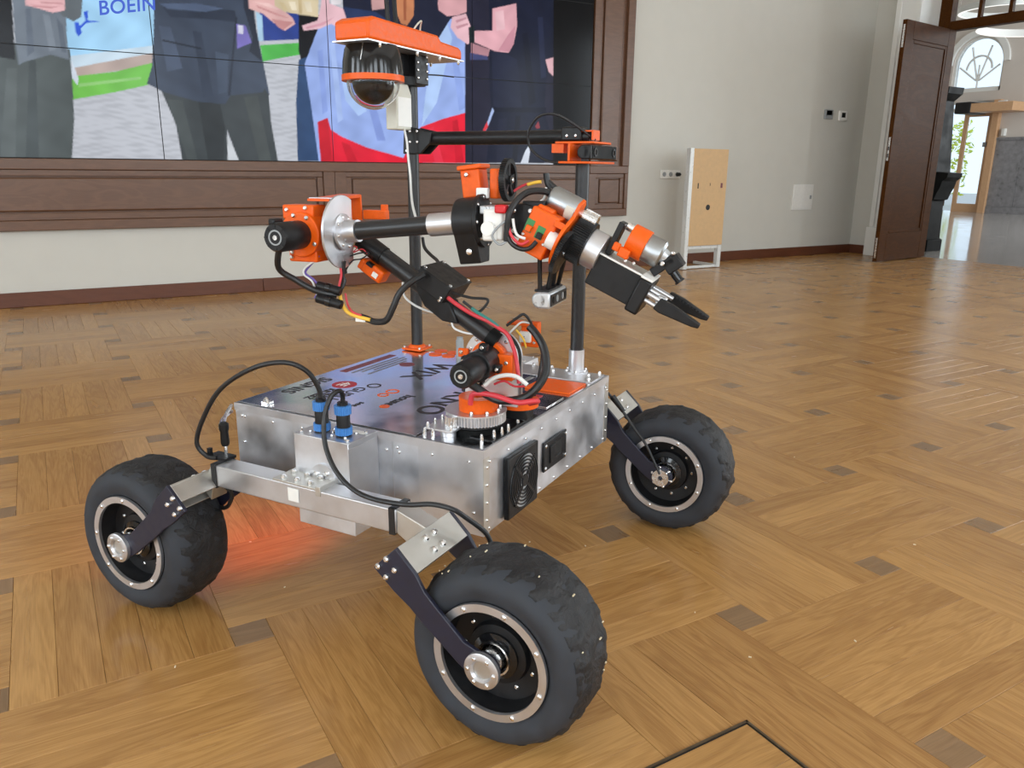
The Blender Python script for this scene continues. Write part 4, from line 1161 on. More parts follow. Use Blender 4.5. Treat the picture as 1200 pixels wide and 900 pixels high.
ARM_POLY = [(-.222, .284), (-.2675, .3285), (-.305, .292), (-.322, .264), (-.345, .242), (-.395, .197), (-.425, .187)] + \
    [(-.4304 + .029 * math.cos(a), .1608 + .029 * math.sin(a)) for a in [math.radians(d) for d in (90, 130, 170, 210, 250, 290, 315)]] + \
    [(-.385, .155), (-.340, .190), (-.312, .212), (-.292, .230), (-.262, .250)]
def make_fork(sx, sy):
    # channel bracket (web + two flanges), then the two navy plates
    A_ = Vector((0, -.2665, .3275)); B_ = Vector((0, -.3045, .2905)); t_ = (B_ - A_).normalized(); n_ = Vector((0, t_.z, -t_.y))
    x0, x1 = -.537, -.381
    th = .004
    m_ = MB()
    def pr(o, L, D):  # L along t, D along -n
        return [(0, 0), (L, 0), (L, -D), (0, -D)]
    Lw = (B_ - A_).length
    def slab(o, L, D):
        q = [Vector(o) + t_ * a + n_ * b for a, b in pr(o, L, D)]
        vs = [Vector((x0, p.y, p.z)) for p in q] + [Vector((x1, p.y, p.z)) for p in q]
        m_.add(vs, [(0, 1, 2, 3), (7, 6, 5, 4), (0, 4, 5, 1), (1, 5, 6, 2), (2, 6, 7, 3), (3, 7, 4, 0)])
    slab(A_, Lw, th); slab(A_ - n_ * th, th, .036); slab(B_ - n_ * th - t_ * th, th, .036)
    def mir(mb):
        mb.v = [(p[0] * (-sx), p[1] * (-sy), p[2]) for p in mb.v]
        return mb
    fk = part(mir(m_), 'wheel_fork', 'alu_warm', bevel=.0008)
    for xx in (-.545, -.381):
        m2 = MB().prism(ARM_POLY, (xx, 0, 0), (0, 1, 0), (0, 0, 1), .008)
        part(mir(m2), 'fork_arm', 'navy', fk, bevel=.0015)
    bl = []
    c0 = (A_ + B_) / 2
    for xx in (-.459 - .013, -.459 + .013):
        for d in (-.012, .012):
            p = c0 + t_ * d
            bl.append((Vector((xx * (-sx), p.y * (-sy), p.z)), Vector((0, n_.y * (-sy), n_.z))))
    bolts(bl, .006, .006, parent=fk)
    bl = []
    for a, b in ((.012, .012), (.012, .034), (.036, .012), (.036, .034)):
        p = Vector((0, -.222, .284)) + Vector((0, -.045, .044)).normalized() * a + Vector((0, -.71, -.70)) * (b - .008)
        bl.append((Vector((-.545 * (-sx), p.y * (-sy), p.z)), Vector((sx, 0, 0))))
    bolts(bl, .0052, .006, parent=fk)
    m3 = MB().lathe([(.016, 0), (.031, 0), (.031, .007), (.027, .009), (.019, .009), (.016, .005)], (-.545, -WYF, WR), (-1, 0, 0), 32, closed=True)
    part(mir(m3), 'axle_flange', 'alu_plain', fk)
    part(mir(MB().lathe([(.017, 0), (.017, .002)], (-.5455, -WYF, WR), (-1, 0, 0), 24)), 'axle_cap', 'alu_warm', fk)
    bolts([(Vector((-.554 * (-sx), (-WYF + .0235 * math.cos(2 * PI * k / 6)) * (-sy), WR + .0235 * math.sin(2 * PI * k / 6))), Vector((sx, 0, 0))) for k in range(6)], .0034, .003, parent=fk)
    m4 = MB().lathe([(.006, 0), (.022, 0), (.022, .012), (.006, .012)], (-.373, -WYF, WR), (1, 0, 0), 24, closed=True)
    part(mir(m4), 'axle_nut', 'steel', fk)
    bolts([(Vector((-.373 * (-sx), (-WYF + .026 * math.cos(2 * PI * k / 6 + .3)) * (-sy), WR + .026 * math.sin(2 * PI * k / 6 + .3))), Vector((-sx, 0, 0))) for k in range(6)], .0036, .004, parent=fk)
    return fk
for sx in (-1, 1):
    for sy in (-1, 1):
        make_fork(sx, sy)

# differential linkage at the back corner
dk = part(MB().cyl((-.40, .262, .343), (-.40, .262, .372), .0035, seg=10), 'differential_link', 'steel')
part(MB().lathe([(.007, 0), (.009, .006), (.008, .030), (.010, .036), (.010, .046), (.006, .050)], (-.40, .262, .366), (0, 0, 1), 16), 'ball_joint', 'black', dk)
part(MB().tube([(-.40, .262, .41), (-.36, .30, .412), (-.31, .335, .417)], .004, 8), 'link_bar', 'steel', dk)
part(MB().tube([(-.40, .272, .402), (-.36, .31, .402), (-.31, .335, .404)], .004, 8), 'link_bar', 'steel', dk)
part(MB().box((-.412, .262, .346), (.03, .05, .006)).box((-.425, .28, .355), (.008, .008, .02)), 'link_foot', 'black', dk)

# ---------------------------------------------------------------- cables on the left side
def cable(name, pts, r, material='cable', seg=10, parent=rover):
    return part(MB().tube(pts, r, seg), name, material, parent)
cable('hose_cable', [(-.366, .031, .488), (-.368, .033, .512), (-.385, .045, .548), (-.41, .075, .566), (-.43, .135, .552), (-.44, .215, .503), (-.44, .272, .434), (-.44, .298, .378), (-.432, .283, .350), (-.425, .262, .3465)], .0048)
cable('hose_cable', [(-.366, -.022, .488), (-.367, -.024, .505), (-.378, -.026, .517), (-.396, -.020, .508), (-.412, -.016, .470), (-.428, -.030, .425), (-.440, -.062, .386), (-.447, -.105, .362), (-.446, -.15, .352), (-.440, -.215, .353), (-.430, -.262, .360), (-.415, -.295, .352), (-.398, -.312, .333), (-.372, -.335, .300), (-.366, -.345, .275)], .0046)
cable('hose_cable', [(-.425, .262, .296), (-.41, .246, .268), (-.41, .256, .240), (-.40, .285, .222), (-.395, .315, .220)], .0045)
cable('motor_cable', [(.345, -.285, .372), (.352, -.300, .352), (.356, -.318, .332), (.360, -.352, .287), (.362, -.386, .247), (.362, -.416, .195), (.362, -.429, .172)], .0035)
part(MB().cyl((.350, -.296, .362), (.357, -.325, .325), .0085, .006, 12), 'cable_boot', 'black')

# ---------------------------------------------------------------- camera mast
mast = part(MB().cyl((.308, .272, BZ1), (.308, .272, 1.185), .0155, seg=24), 'mast_tube', 'carbon')
part(MB().box((.308, .272, BZ1 + .007), (.062, .062, .006)).lathe([(.026, 0), (.022, .012), (.018, .014)], (.308, .272, BZ1 + .004), (0, 0, 1), 24), 'mast_foot', 'orange', mast, bevel=.002)
bolts([((.308 + a, .272 + b, BZ1 + .010), (0, 0, 1)) for a in (-.025, .025) for b in (-.025, .025)], .004, .005, parent=mast)
# bracket below the sensor box
mk = part(MB().box((.300, .262, 1.158), (.046, .05, .076)).box((.262, .262, 1.168), (.05, .010, .050)).box((.300, .235, 1.158), (.056, .006, .070)), 'mast_bracket', 'black', bevel=.002)
bolts([((.279 + dx, .2318, 1.138 + dz), (0, -1, 0)) for dx in (0, .04) for dz in (0, .018, .036, .052)], .0032, .003, parent=mk)
part(MB().tube([(.325, .24, 1.150), (.36, .22, 1.151), (.40, .20, 1.150)], .0018, 6), 'zip_tie', 'black', mk)
# orange sensor box on top: long body with a shallower end
sb_ = part(MB().prism([(.045, 0), (.445, 0), (.445, .022), (.43, .030), (.345, .034), (.33, .046), (.068, .050), (.045, .040)], (0, .298, 1.196), (1, 0, 0), (0, 0, 1), .096), 'sensor_box', 'orange', bevel=.006)
part(MB().prism([(.040, .199), (.45, .199), (.45, .301), (.040, .301)], (0, 0, 1.1925), (1, 0, 0), (0, 1, 0), .003), 'bottom_plate', 'alu_plain', sb_)
bolts([((x, y, 1.193), (0, 0, -1)) for x in (.09, .24, .34, .43) for y in (.205, .292)], .004, .010, parent=sb_)
part(MB().tube([(.20, .26, 1.245), (.198, .262, 1.30), (.192, .264, 1.42)], .0055, 8), 'whip_antenna', 'black', sb_)
part(MB().tube([(.235, .262, 1.243), (.233, .264, 1.30), (.227, .266, 1.42)], .0055, 8), 'whip_antenna', 'black', sb_)
part(MB().tube([(.27, .24, 1.243), (.28, .23, 1.262), (.30, .232, 1.272), (.315, .245, 1.262), (.318, .25, 1.243)], .0022, 6), 'lifting_wire', 'ivory', sb_)
# dome camera
DX, DY = .128, .256
dm = part(MB().lathe([(.060, .0), (.065, -.010), (.070, -.036), (.0725, -.068)], (DX, DY, 1.194), (0, 0, 1), 40), 'dome_camera', 'black_gloss')
part(MB().lathe([(.060, -.066), (.0735, -.066), (.0735, -.079), (.060, -.079)], (DX, DY, 1.194), (0, 0, 1), 40, closed=True), 'orange_ring', 'orange', dm)
part(MB().lathe([(.050 * math.cos(a), -.0795 - .051 * math.sin(a)) for a in [PI / 2 * k / 14 for k in range(14)]] + [(.001, -.1305)], (DX, DY, 1.194), (0, 0, 1), 40), 'dome_core', 'smoke', dm)
_o = [(.0625 * math.cos(a), -.0795 - .0625 * math.sin(a)) for a in [PI / 2 * k / 16 for k in range(16)]] + [(.0008, -.142)]
_i = [(.0595 * math.cos(a), -.0795 - .0595 * math.sin(a)) for a in [PI / 2 * k / 16 for k in range(16)]] + [(.0008, -.139)]
part(MB().lathe(_o + _i[::-1], (DX, DY, 1.194), (0, 0, 1), 48, closed=True), 'dome_bubble', 'bubble', dm, angle=60)
part(MB().tube([(DX - .06, DY - .02, 1.192), (DX - .067, DY - .022, 1.175), (DX - .071, DY - .02, 1.155)], .001, 6), 'dome_wire', 'steel', dm)
# white radio box behind the mast
rb = part(MB().prism([(0, 0), (.062, 0), (.066, .085), (.052, .11), (0, .11)], (.222, .292, 1.012), (1, 0, 0), (0, 0, 1), .034), 'radio_box', 'ivory', bevel=.003)
part(MB().bx(.227, .284, .257, .258, 1.02, 1.09), 'radio_label', 'white', rb)
# cross tube
xt = part(MB().cyl((.306, .262, .993), (.306, -.232, .993), .0165, seg=24), 'cross_tube', 'black')
part(MB().prism([(.005, -.036), (-.030, -.036), (-.060, -.010), (-.066, .018), (-.005, .030), (.02, .024), (.024, -.036)], (.283, .262, .990), (0, 1, 0), (0, 0, 1), .008), 'tube_bracket', 'black', xt, bevel=.002)
part(MB().prism([(.005, -.036), (-.030, -.036), (-.060, -.010), (-.066, .018), (-.005, .030), (.02, .024), (.024, -.036)], (.324, .262, .990), (0, 1, 0), (0, 0, 1), .008), 'tube_bracket', 'black', xt, bevel=.002)
bolts([((.283, .262 - y, .990 + z), (-1, 0, 0)) for y, z in ((.0, .02), (.022, .02), (.0, -.006), (.022, -.006), (-.012, -.028))], .0035, .003, parent=xt)
part(MB().box((.306, -.190, .999), (.044, .052, .032)), 'end_clamp', 'black', xt, bevel=.004)
bolts([((.284, -.18, .995), (-1, 0, 0)), ((.284, -.202, .995), (-1, 0, 0))], .0035, .003, parent=xt)
part(MB().box((.306, -.228, 1.005), (.04, .03, .003)).box((.306, -.243, .996), (.04, .004, .022)), 'end_hook', 'orange', xt)
# second post
p2 = part(MB().cyl((.295, -.2173, BZ1 + .05), (.295, -.2173, .935), .0165, seg=24), 'post_tube', 'carbon')
part(MB().lathe([(.030, 0), (.030, .004), (.0195, .004), (.0195, .058), (.0165, .058)], (.295, -.2173, BZ1 + .003), (0, 0, 1), 28), 'post_sleeve', 'alu_plain', p2)
bolts([((.295 + .026 * math.cos(a), -.2173 + .026 * math.sin(a), BZ1 + .007), (0, 0, 1)) for a in (.3, 1.35, 2.4, 3.5, 4.5, 5.5)], .0035, .005, parent=p2)
# stereo camera in its orange cradle
sc = part(MB().lathe([(.0155, 0), (.0155, .165)], (.222, -.248, .957), (1, 0, 0), 24).bx(.222, .387, -.266, -.248, .9415, .9725), 'stereo_camera', 'black', bevel=.003)
part(MB().bx(.232, .380, -.2675, -.266, .944, .970), 'camera_front', 'stone_dark', sc)
for x in (.247, .362):
    part(MB().ring((x, -.2675, .957), (0, -1, 0), .006, .010, .002, 20), 'lens_ring', 'black', sc)
    part(MB().lathe([(.006, 0), (.006, .001)], (x, -.2675, .957), (0, -1, 0), 16), 'lens', 'smoke', sc)
ck = part(MB().bx(.226, .386, -.262, -.185, .932, .937).bx(.25, .36, -.262, -.165, .976, .981).bx(.23, .30, -.212, -.206, .937, .976), 'camera_cradle', 'orange', bevel=.0015)
part(MB().box((.28, -.17, .966), (.05, .03, .02)), 'cradle_block', 'orange', ck)
cable('loop_cable', [(.30, -.245, .985), (.27, -.205, 1.018), (.25, -.165, 1.040), (.245, -.125, 1.036), (.245, -.10, 1.005), (.25, -.10, .970), (.26, -.125, .945), (.27, -.155, .935), (.28, -.18, .938)], .0028)

# ---------------------------------------------------------------- robot arm (s: across the arm, v: backwards, z: up)
PSI = math.radians(8.5)
TX, TY = -.215, -.225
ES = Vector((math.cos(PSI), math.sin(PSI), 0)); EV = Vector((-math.sin(PSI), math.cos(PSI), 0)); EZ = Vector((0, 0, 1))
AROT = Matrix((ES, EV, EZ)).transposed()
def ar(s, v, z): return Vector((TX, TY, 0)) + ES * s + EV * v + EZ * z
def apts(l): return [ar(*p) for p in l]
def abox(m_, c, s, R=None): return m_.box(ar(*c), s, AROT @ R if R is not None else AROT)

# turret: base plates, ring gear, pinion
tb = part(MB().lathe([(.046, 0), (.046, .012), (.040, .014), (.040, .022)], ar(0, 0, BZ1), (0, 0, 1), 36), 'turret_base', 'stone_dark')
part(MB().gear(ar(0, 0, .448), (0, 0, 1), .0585, .019, 56, .0035), 'ring_gear', 'alu_plain', tb)
part(MB().lathe([(.052, 0), (.052, .006)], ar(0, 0, .442), (0, 0, 1), 36), 'gear_underside', 'black', tb)
part(MB().lathe([(.060, 0), (.060, .003)], ar(0, 0, .467), (0, 0, 1), 48), 'turret_disc', 'alu_plain', tb)
pm = part(MB().box((-.266, -.190, .443), (.062, .062, .004)).lathe([(.015, 0), (.015, .017)], (-.270, -.196, BZ1), (0, 0, 1), 24), 'pinion_mount', 'alu_plain', bevel=.001)
part(MB().gear((-.272, -.205, .445), (0, 0, 1), .0125, .022, 18, .0022), 'pinion', 'steel', pm)
bolts([((-.266 + a, -.190 + b, .443), (0, 0, 1)) for a in (-.026, 0, .026) for b in (-.026, .026)] , .0032, .012, parent=pm)
bolts([((x, y, BZ1), (0, 0, 1)) for x, y in ((-.245, -.282), (-.222, -.286), (-.2, -.288), (-.15, -.283), (-.13, -.287), (-.296, -.178), (-.297, -.16), (-.28, -.275))], .0036, .018, parent=tb)
dr = part(MB().lathe([(.014, 0), (.038, 0), (.038, .027), (.014, .027)], ar(-.002, -.006, .470), (0, 0, 1), 40, closed=True), 'turret_drum', 'orange', bevel=.001)
bolts([(ar(-.002 + .043 * math.cos(a), -.006 + .043 * math.sin(a), .470), (0, 0, 1)) for a in (3.2, 3.9, 4.6, 5.3, 6.0)], .0036, .007, parent=dr)
part(MB().lathe([(.028, 0), (.040, 0), (.040, .014), (.028, .014)], ar(.075, -.062, .462), (0, 0, 1), 36, closed=True), 'cable_guide', 'orange', dr)
part(abox(MB(), (.075, -.062, .449), (.045, .05, .022)), 'guide_motor', 'black', dr, bevel=.002)
part(MB().bx(-.20, -.10, -.292, -.235, BZ1 + .002, BZ1 + .006), 'guide_plate', 'black', dr, bevel=.001)

# shoulder joint
SV, SZ_ = -.020, .565
def sring(s0, s1, r, m_=None, r0=None, seg=40, v=SV, z=SZ_):
    m_ = m_ or MB()
    if r0 is None: return m_.cyl(ar(s0, v, z), ar(s1, v, z), r, seg=seg)
    return m_.ring(ar(s0, v, z), ES, r0, r, s1 - s0, seg)
def hoop(w_, zb):    # arched cheek plate: round top, straight sides down to the turret
    p = [(w_ * math.cos(a), w_ * math.sin(a)) for a in [PI * k / 24 for k in range(25)]]
    return p + [(-w_, -zb), (w_, -zb)]
sj = part(MB().prism(hoop(.055, .094), ar(.030, SV, SZ_), EV, EZ, .0045), 'shoulder_cheek', 'alu_plain', bevel=.0006)
bolts([(ar(.030, SV + .046 * math.cos(a), SZ_ + .046 * math.sin(a)), -ES) for a in (.35, .85, 1.35, 1.8, 2.3, 2.8)], .0038, .003, parent=sj)
part(sring(.0345, .054, .0535), 'joint_drum', 'stone_dark', sj)
part(MB().prism(hoop(.055, .094), ar(.054, SV, SZ_), EV, EZ, .0045), 'shoulder_cheek', 'alu_plain', sj, bevel=.0006)
part(sring(.0585, .100, .030), 'gearbox', 'alu_warm', sj)
part(abox(MB(), (.014, -.056, .556), (.030, .036, .050)), 'side_bracket', 'orange', sj, bevel=.002)
part(abox(MB(), (.026, .036, .572), (.006, .022, .018)), 'side_bracket', 'orange', sj, bevel=.002)
hs_ = part(sring(.014, .029, .037), 'shoulder_housing', 'orange', bevel=.002)
bolts([(ar(.023, .040, .574), -ES), (ar(-.001, -.062, .566), -ES)], .004, .004, parent=hs_)
mm = part(sring(-.052, .014, .029), 'motor_mount', 'black', bevel=.002)
for a in (.15, 1.72, 3.3, 4.8):
    part(MB().box(ar(-.022, SV + .032 * math.cos(a), SZ_ + .032 * math.sin(a)), (.018, .016, .016), AROT @ Matrix.Rotation(a, 3, 'X')), 'mount_ear', 'black', mm, bevel=.003)
bolts([(ar(-.031, SV + .034 * math.cos(a), SZ_ + .034 * math.sin(a)), -ES) for a in (.15, 1.72, 3.3, 4.8)], .004, .004, parent=mm)
def motor_can(s0, s1, r, v, z, nm):
    c_ = part(MB().lathe([(r * .98, 0), (r, -.004), (r, -(s0 - s1) + .006), (r * .86, -(s0 - s1)), (.001, -(s0 - s1))], ar(s0, v, z), ES, 36), nm, 'black')
    part(MB().ring(ar(s1 - .0006, v, z), ES, r * .42, r * .52, .0008, 24), 'face_ring', 'grey', c_)
    part(MB().lathe([(.0045, 0), (.0045, .0012)], ar(s1, v, z), -ES, 12), 'shaft_end', 'steel', c_)
    for k in range(8):
        a = 2 * PI * k / 8
        part(MB().box(ar(s1 + .002, v + r * .76 * math.cos(a), z + r * .76 * math.sin(a)), (.006, .005, .003), AROT @ Matrix.Rotation(a, 3, 'X')), 'vent_slot', 'dark_gap', c_)
    return c_
motor_can(-.052, -.122, .0235, SV, SZ_, 'shoulder_motor')
# electronics bracket on the far side of the shoulder
eb = part(abox(abox(MB(), (.118, -.072, .600), (.020, .036, .050)), (.112, -.052, .622), (.03, .05, .006)), 'driver_bracket', 'orange', bevel=.002)
part(abox(MB(), (.106, -.064, .596), (.010, .024, .022)), 'driver_plug', 'white', eb, bevel=.002)
bolts([(ar(.107, -.082, .615), -ES), (ar(.107, -.082, .585), -ES), (ar(.100, -.064, .596), -ES)], .003, .003, parent=eb)

# upper arm (link from shoulder to elbow)
U0, U1 = Vector((.030, -.030, .5995)), Vector((.030, .2445, .7747))
ud = (U1 - U0).normalized()
ua = part(MB().cyl(ar(*U0), ar(*(U1 + ud * .02)), .0175, seg=28), 'upper_arm_tube', 'carbon')
part(MB().cyl(ar(*(U1 - ud * .045)), ar(*(U1 + ud * .012)), .0195, seg=28), 'tube_sleeve', 'black', ua)
part(MB().cyl(ar(*(U1 + ud * .008)), ar(*(U1 + ud * .052)), .0185, seg=28), 'tube_collar', 'alu_warm', ua)
part(MB().cyl(ar(*(U0 - ud * .004)), ar(*(U0 + ud * .018)), .019, seg=28), 'tube_collar', 'stone_dark', ua)
# controller box clamped on the tube
RB = Matrix.Rotation(math.atan2(ud.z, ud.y), 3, 'X')
un = Vector((0, -ud.z, ud.y))
bc = Vector((.030, .0815, .7065))
cb = part(abox(MB(), bc, (.100, .072, .034), RB), 'controller_box', 'black', bevel=.002)
part(abox(MB(), bc + un * .0175, (.102, .074, .003), RB), 'box_lid', 'black', cb, bevel=.001)
part(MB().prism([(-.040, -.017), (.042, -.017), (.030, -.038), (.0, -.054), (-.045, -.056), (-.075, -.042), (-.060, -.030)], ar(bc.x - .022, bc.y, bc.z), (AROT @ Vector((0, ud.y, ud.z))), (AROT @ un), .044), 'tube_saddle', 'black', cb, bevel=.003)
bolts([(ar(*(bc + un * .019 + Vector((dx, 0, 0)) + ud * dy)), AROT @ un) for dx in (-.043, .043) for dy in (-.030, .030)], .0035, .003, parent=cb)
bolts([(ar(*(bc + Vector((-.05, 0, 0)) + ud * dy + un * dn)), -ES) for dy, dn in ((-.028, -.008), (-.028, -.014), (.032, -.012))], .003, .003, parent=cb)
# little orange servo cover under the elbow end
ob = part(abox(abox(MB(), (.025, .222, .722), (.034, .048, .026), RB), (.025, .246, .735), (.03, .014, .022), RB), 'cover_box', 'orange', bevel=.004)
part(abox(MB(), (.007, .215, .716), (.002, .012, .010), RB), 'sticker', 'white', ob)
part(abox(MB(), (.010, .225, .736), (.012, .014, .006), RB), 'cover_slot', 'black', ob)

# elbow joint
EVc, EZc = .310, .798
el = part(MB().cyl(ar(-.045, EVc, EZc), ar(.052, EVc, EZc), .036, seg=36), 'elbow_drum', 'alu_warm')
part(MB().prism([(.044 * math.cos(a), .044 * math.sin(a)) for a in [2 * PI * k / 32 for k in range(32)]], ar(.052, EVc, EZc), EV, EZ, .004), 'elbow_cheek', 'alu_plain', el)
hz = part(MB().cyl(ar(-.098, EVc, EZc), ar(-.045, EVc, EZc), .041, seg=36), 'elbow_housing', 'orange', bevel=.002)
part(abox(abox(MB(), (-.066, .318, .838), (.044, .066, .026)), (-.066, .312, .760), (.044, .06, .026)), 'housing_block', 'orange', hz, bevel=.003)
bolts([(ar(-.098, EVc + .036 * math.cos(a), EZc + .036 * math.sin(a)), -ES) for a in (.5, 1.3, 2.1, 3.6, 5.2)] + [(ar(-.088, .340, .842), -ES), (ar(-.088, .300, .846), -ES), (ar(-.088, .335, .756), -ES)], .0042, .005, parent=hz)
motor_can(-.098, -.172, .0262, EVc, EZc, 'elbow_motor')
part(abox(MB(), (-.150, .322, .824), (.030, .012, .012)), 'cable_exit', 'black', hz, bevel=.003)
# D shaped bracket that carries the forearm (plate across the forearm axis)
dpl = [(.068 * math.cos(a), .068 * math.sin(a)) for a in [math.radians(60 + 240 * k / 28) for k in range(29)]]
dpl = [(x, z) for x, z in dpl]
db = part(MB().prism(dpl, ar(-.040, .258, .801), ES, EZ, .0045), 'forearm_bracket', 'alu_plain', bevel=.0008)
part(abox(MB(), (-.004, .275, .801), (.004, .04, .116)), 'bracket_side', 'alu_warm', db)
part(abox(MB(), (-.035, .285, .862), (.05, .05, .0035)), 'bracket_top', 'alu_plain', db)
fd = Vector((0, -.9948, .1017)); fn = Vector((0, .1017, .9948))
F0 = Vector((-.040, .253, .8009))
part(MB().lathe([(.034, 0), (.034, .005), (.021, .008), (.0205, .034)], ar(*F0), AROT @ fd, 36), 'tube_flange', 'alu_plain', db)
bolts([(ar(*(F0 + fd * .005 + Vector((.0275 * math.cos(a), 0, 0)) + fn * .0275 * math.sin(a))), AROT @ fd) for a in [2 * PI * k / 8 + .2 for k in range(8)]], .0035, .004, parent=db)
st = part(MB().prism([(-.072, .862), (.042, .868), (.046, .866), (.048, .818), (.044, .818), (.041, .862), (-.072, .858)], ar(0, .306, 0), ES, EZ, .046), 'cable_shield', 'orange')
part(abox(abox(MB(), (.052, .232, .829), (.018, .05, .018)), (.056, .215, .834), (.008, .014, .03)), 'shield_lug', 'orange', st, bevel=.002)

# forearm
fa = part(MB().cyl(ar(*(F0 + fd * .028)), ar(*(F0 + fd * .190)), .0168, seg=28), 'forearm_tube', 'carbon')
part(MB().cyl(ar(*(F0 + fd * .183)), ar(*(F0 + fd * .238)), .0205, seg=28), 'forearm_sleeve', 'alu_plain', fa)
# wrist drum with lower ear
W0 = F0 + fd * .236
wd_ = part(MB().lathe([(.030, 0), (.041, .006), (.0425, .010), (.0425, .044), (.046, .046), (.046, .053)], ar(*W0), AROT @ fd, 40), 'wrist_drum', 'black')
part(MB().prism([(-.040, -.012), (.040, -.012), (.030, -.045), (.022, -.072), (-.022, -.072), (-.030, -.045)], ar(*(W0 + fd * .006)), ES, AROT @ fn, .040), 'wrist_ear', 'black', wd_, bevel=.002)
bolts([(ar(*(W0 + fd * .053 + Vector((.041 * math.cos(a), 0, 0)) + fn * .041 * math.sin(a))), AROT @ fd) for a in [2 * PI * k / 8 for k in range(8)]], .003, .003, parent=wd_)
bolts([(ar(*(W0 + fd * .03 + Vector((-.031, 0, 0)) - fn * .05)), -ES), (ar(*(W0 + fd * .012 - fn * .055)), AROT @ (-fd))], .0055, .003, parent=wd_)
# wrist actuator: pale gearbox, motor and clamp plates
wg = part(abox(abox(abox(MB(), (-.062, -.062, .826), (.030, .036, .052)), (-.070, -.058, .812), (.028, .026, .026)), (-.06, -.072, .842), (.024, .022, .022)), 'wrist_gearbox', 'white', bevel=.004)
part(abox(MB(), (-.040, -.060, .850), (.06, .05, .014)), 'gearbox_cap', 'silver', wg, bevel=.002)
part(MB().cyl(ar(-.030, -.085, .830), ar(.035, -.085, .830), .024, seg=24), 'gearbox_barrel', 'motor_steel', wg)
part(abox(MB(), (-.075, -.078, .853), (.022, .020, .014)), 'red_plug', 'red', wg, bevel=.003)
part(MB().cyl(ar(-.086, -.056, .820), ar(-.078, -.056, .820), .012, seg=18), 'gear_cover', 'white', wg)
wp = part(MB().cyl(ar(-.052, -.108, .832), ar(-.02, -.108, .832), .030, seg=30), 'wrist_plate', 'black', bevel=.002)
part(abox(MB(), (-.034, -.125, .836), (.026, .040, .060)), 'plate_block', 'black', wp, bevel=.002)
bolts([(ar(-.053, -.108 + dv, .832 + dz), -ES) for dv, dz in ((-.014, .018), (-.014, -.018), (.016, .018), (.016, -.016))], .0042, .003, parent=wp)
part(abox(abox(MB(), (.005, -.10, .848), (.05, .09, .012)), (-.015, -.135, .842), (.03, .05, .008)), 'wrist_link', 'motor_steel', wp, bevel=.001)
# orange cover box and spoked pulley above the wrist
oc = part(abox(MB(), (.008, .004, .893), (.044, .036, .050), Matrix.Rotation(-.12, 3, 'X')), 'encoder_box', 'orange', bevel=.003)
part(abox(MB(), (.006, .006, .921), (.050, .046, .008), Matrix.Rotation(-.12, 3, 'X')), 'encoder_lid', 'orange', oc, bevel=.002)
part(abox(MB(), (-.020, -.022, .877), (.012, .022, .018)), 'encoder_plug', 'white', oc, bevel=.002)
part(abox(MB(), (.010, -.038, .893), (.036, .016, .052)), 'pulley_plate', 'orange', oc, bevel=.003)
bolts([(ar(-.018, .010, .908), -ES)], .004, .004, parent=oc)
pu = MB()
pv, pz, ps = -.056, .8995, .004
pu.ring(ar(ps, pv, pz), AROT @ Vector((0, -1, 0)), .029, .036, .010, 40)
pu.lathe([(.008, 0), (.008, .012)], ar(ps, pv, pz), AROT @ Vector((0, -1, 0)), 20)
for k in range(5):
    a = 2 * PI * k / 5 + .3
    abox(pu, (ps + .019 * math.cos(a), pv - .005, pz + .019 * math.sin(a)), (.024, .006, .007), Matrix.Rotation(-a, 3, 'Y'))
pl_ = part(pu, 'spoked_pulley', 'black')
part(MB().gear(ar(ps, pv + .001, pz), AROT @ Vector((0, 1, 0)), .0365, .006, 60, .0016), 'pulley_teeth', 'black', pl_) if False else None
stuff(part(MB().add([], []) if False else (lambda m_: [abox(m_, (ps + .0365 * math.cos(2 * PI * k / 54), pv - .005, pz + .0365 * math.sin(2 * PI * k / 54)), (.002, .010, .0022), Matrix.Rotation(-2 * PI * k / 54, 3, 'Y')) for k in range(54)] and m_)(MB()), 'pulley_teeth', 'black', pl_))
bolts([(ar(ps, pv - .012, pz), AROT @ Vector((0, -1, 0)))], .005, .004, parent=pl_)

# ---------------------------------------------------------------- gripper (u: along the hand, w: across, h: up from the hand)
GD = Vector((0, -.907, -.42)); GN = Vector((0, -.42, .907)); G0 = Vector((-.040, -.1775, .8068))
GROT = AROT @ Matrix((Vector((1, 0, 0)), GD, GN)).transposed()       # columns: across, along, up
def gr(u, w_, h): return ar(*(G0 + GD * u + Vector((w_, 0, 0)) + GN * h))
def gbox(m_, c, s, R=None):    # size order: across, along, up
    return m_.box(gr(*c), s, GROT if R is None else GROT @ R)
gdir = AROT @ GD; gup = AROT @ GN
rh = part(gbox(gbox(MB(), (-.038, .006, -.010), (.064, .052, .078)), (-.045, .004, .028), (.034, .030, .012)), 'roll_housing', 'orange', bevel=.003)
part(gbox(gbox(gbox(MB(), (-.006, .034, .014), (.012, .024, .014)), (-.006, .034, -.030), (.012, .024, .012)), (-.006, -.026, .020), (.010, .024, .010)), 'housing_spacer', 'orange', rh, bevel=.001)
part(MB().cyl(gr(-.018, -.020, -.010), gr(.004, -.020, -.010), .0155, seg=24), 'label_sleeve', 'white', rh)
rp_ = [(.046 * math.cos(a), -.006 + .046 * math.sin(a)) for a in [math.radians(150 + 240 * k / 24) for k in range(25)]] + [(.030, .030), (.030, .062), (.016, .070), (-.004, .062), (-.008, .040)]
part(MB().prism(rp_, gr(.006, 0.0, 0), ES, gup, -.006), 'roll_plate', 'orange', rh, bevel=.001)
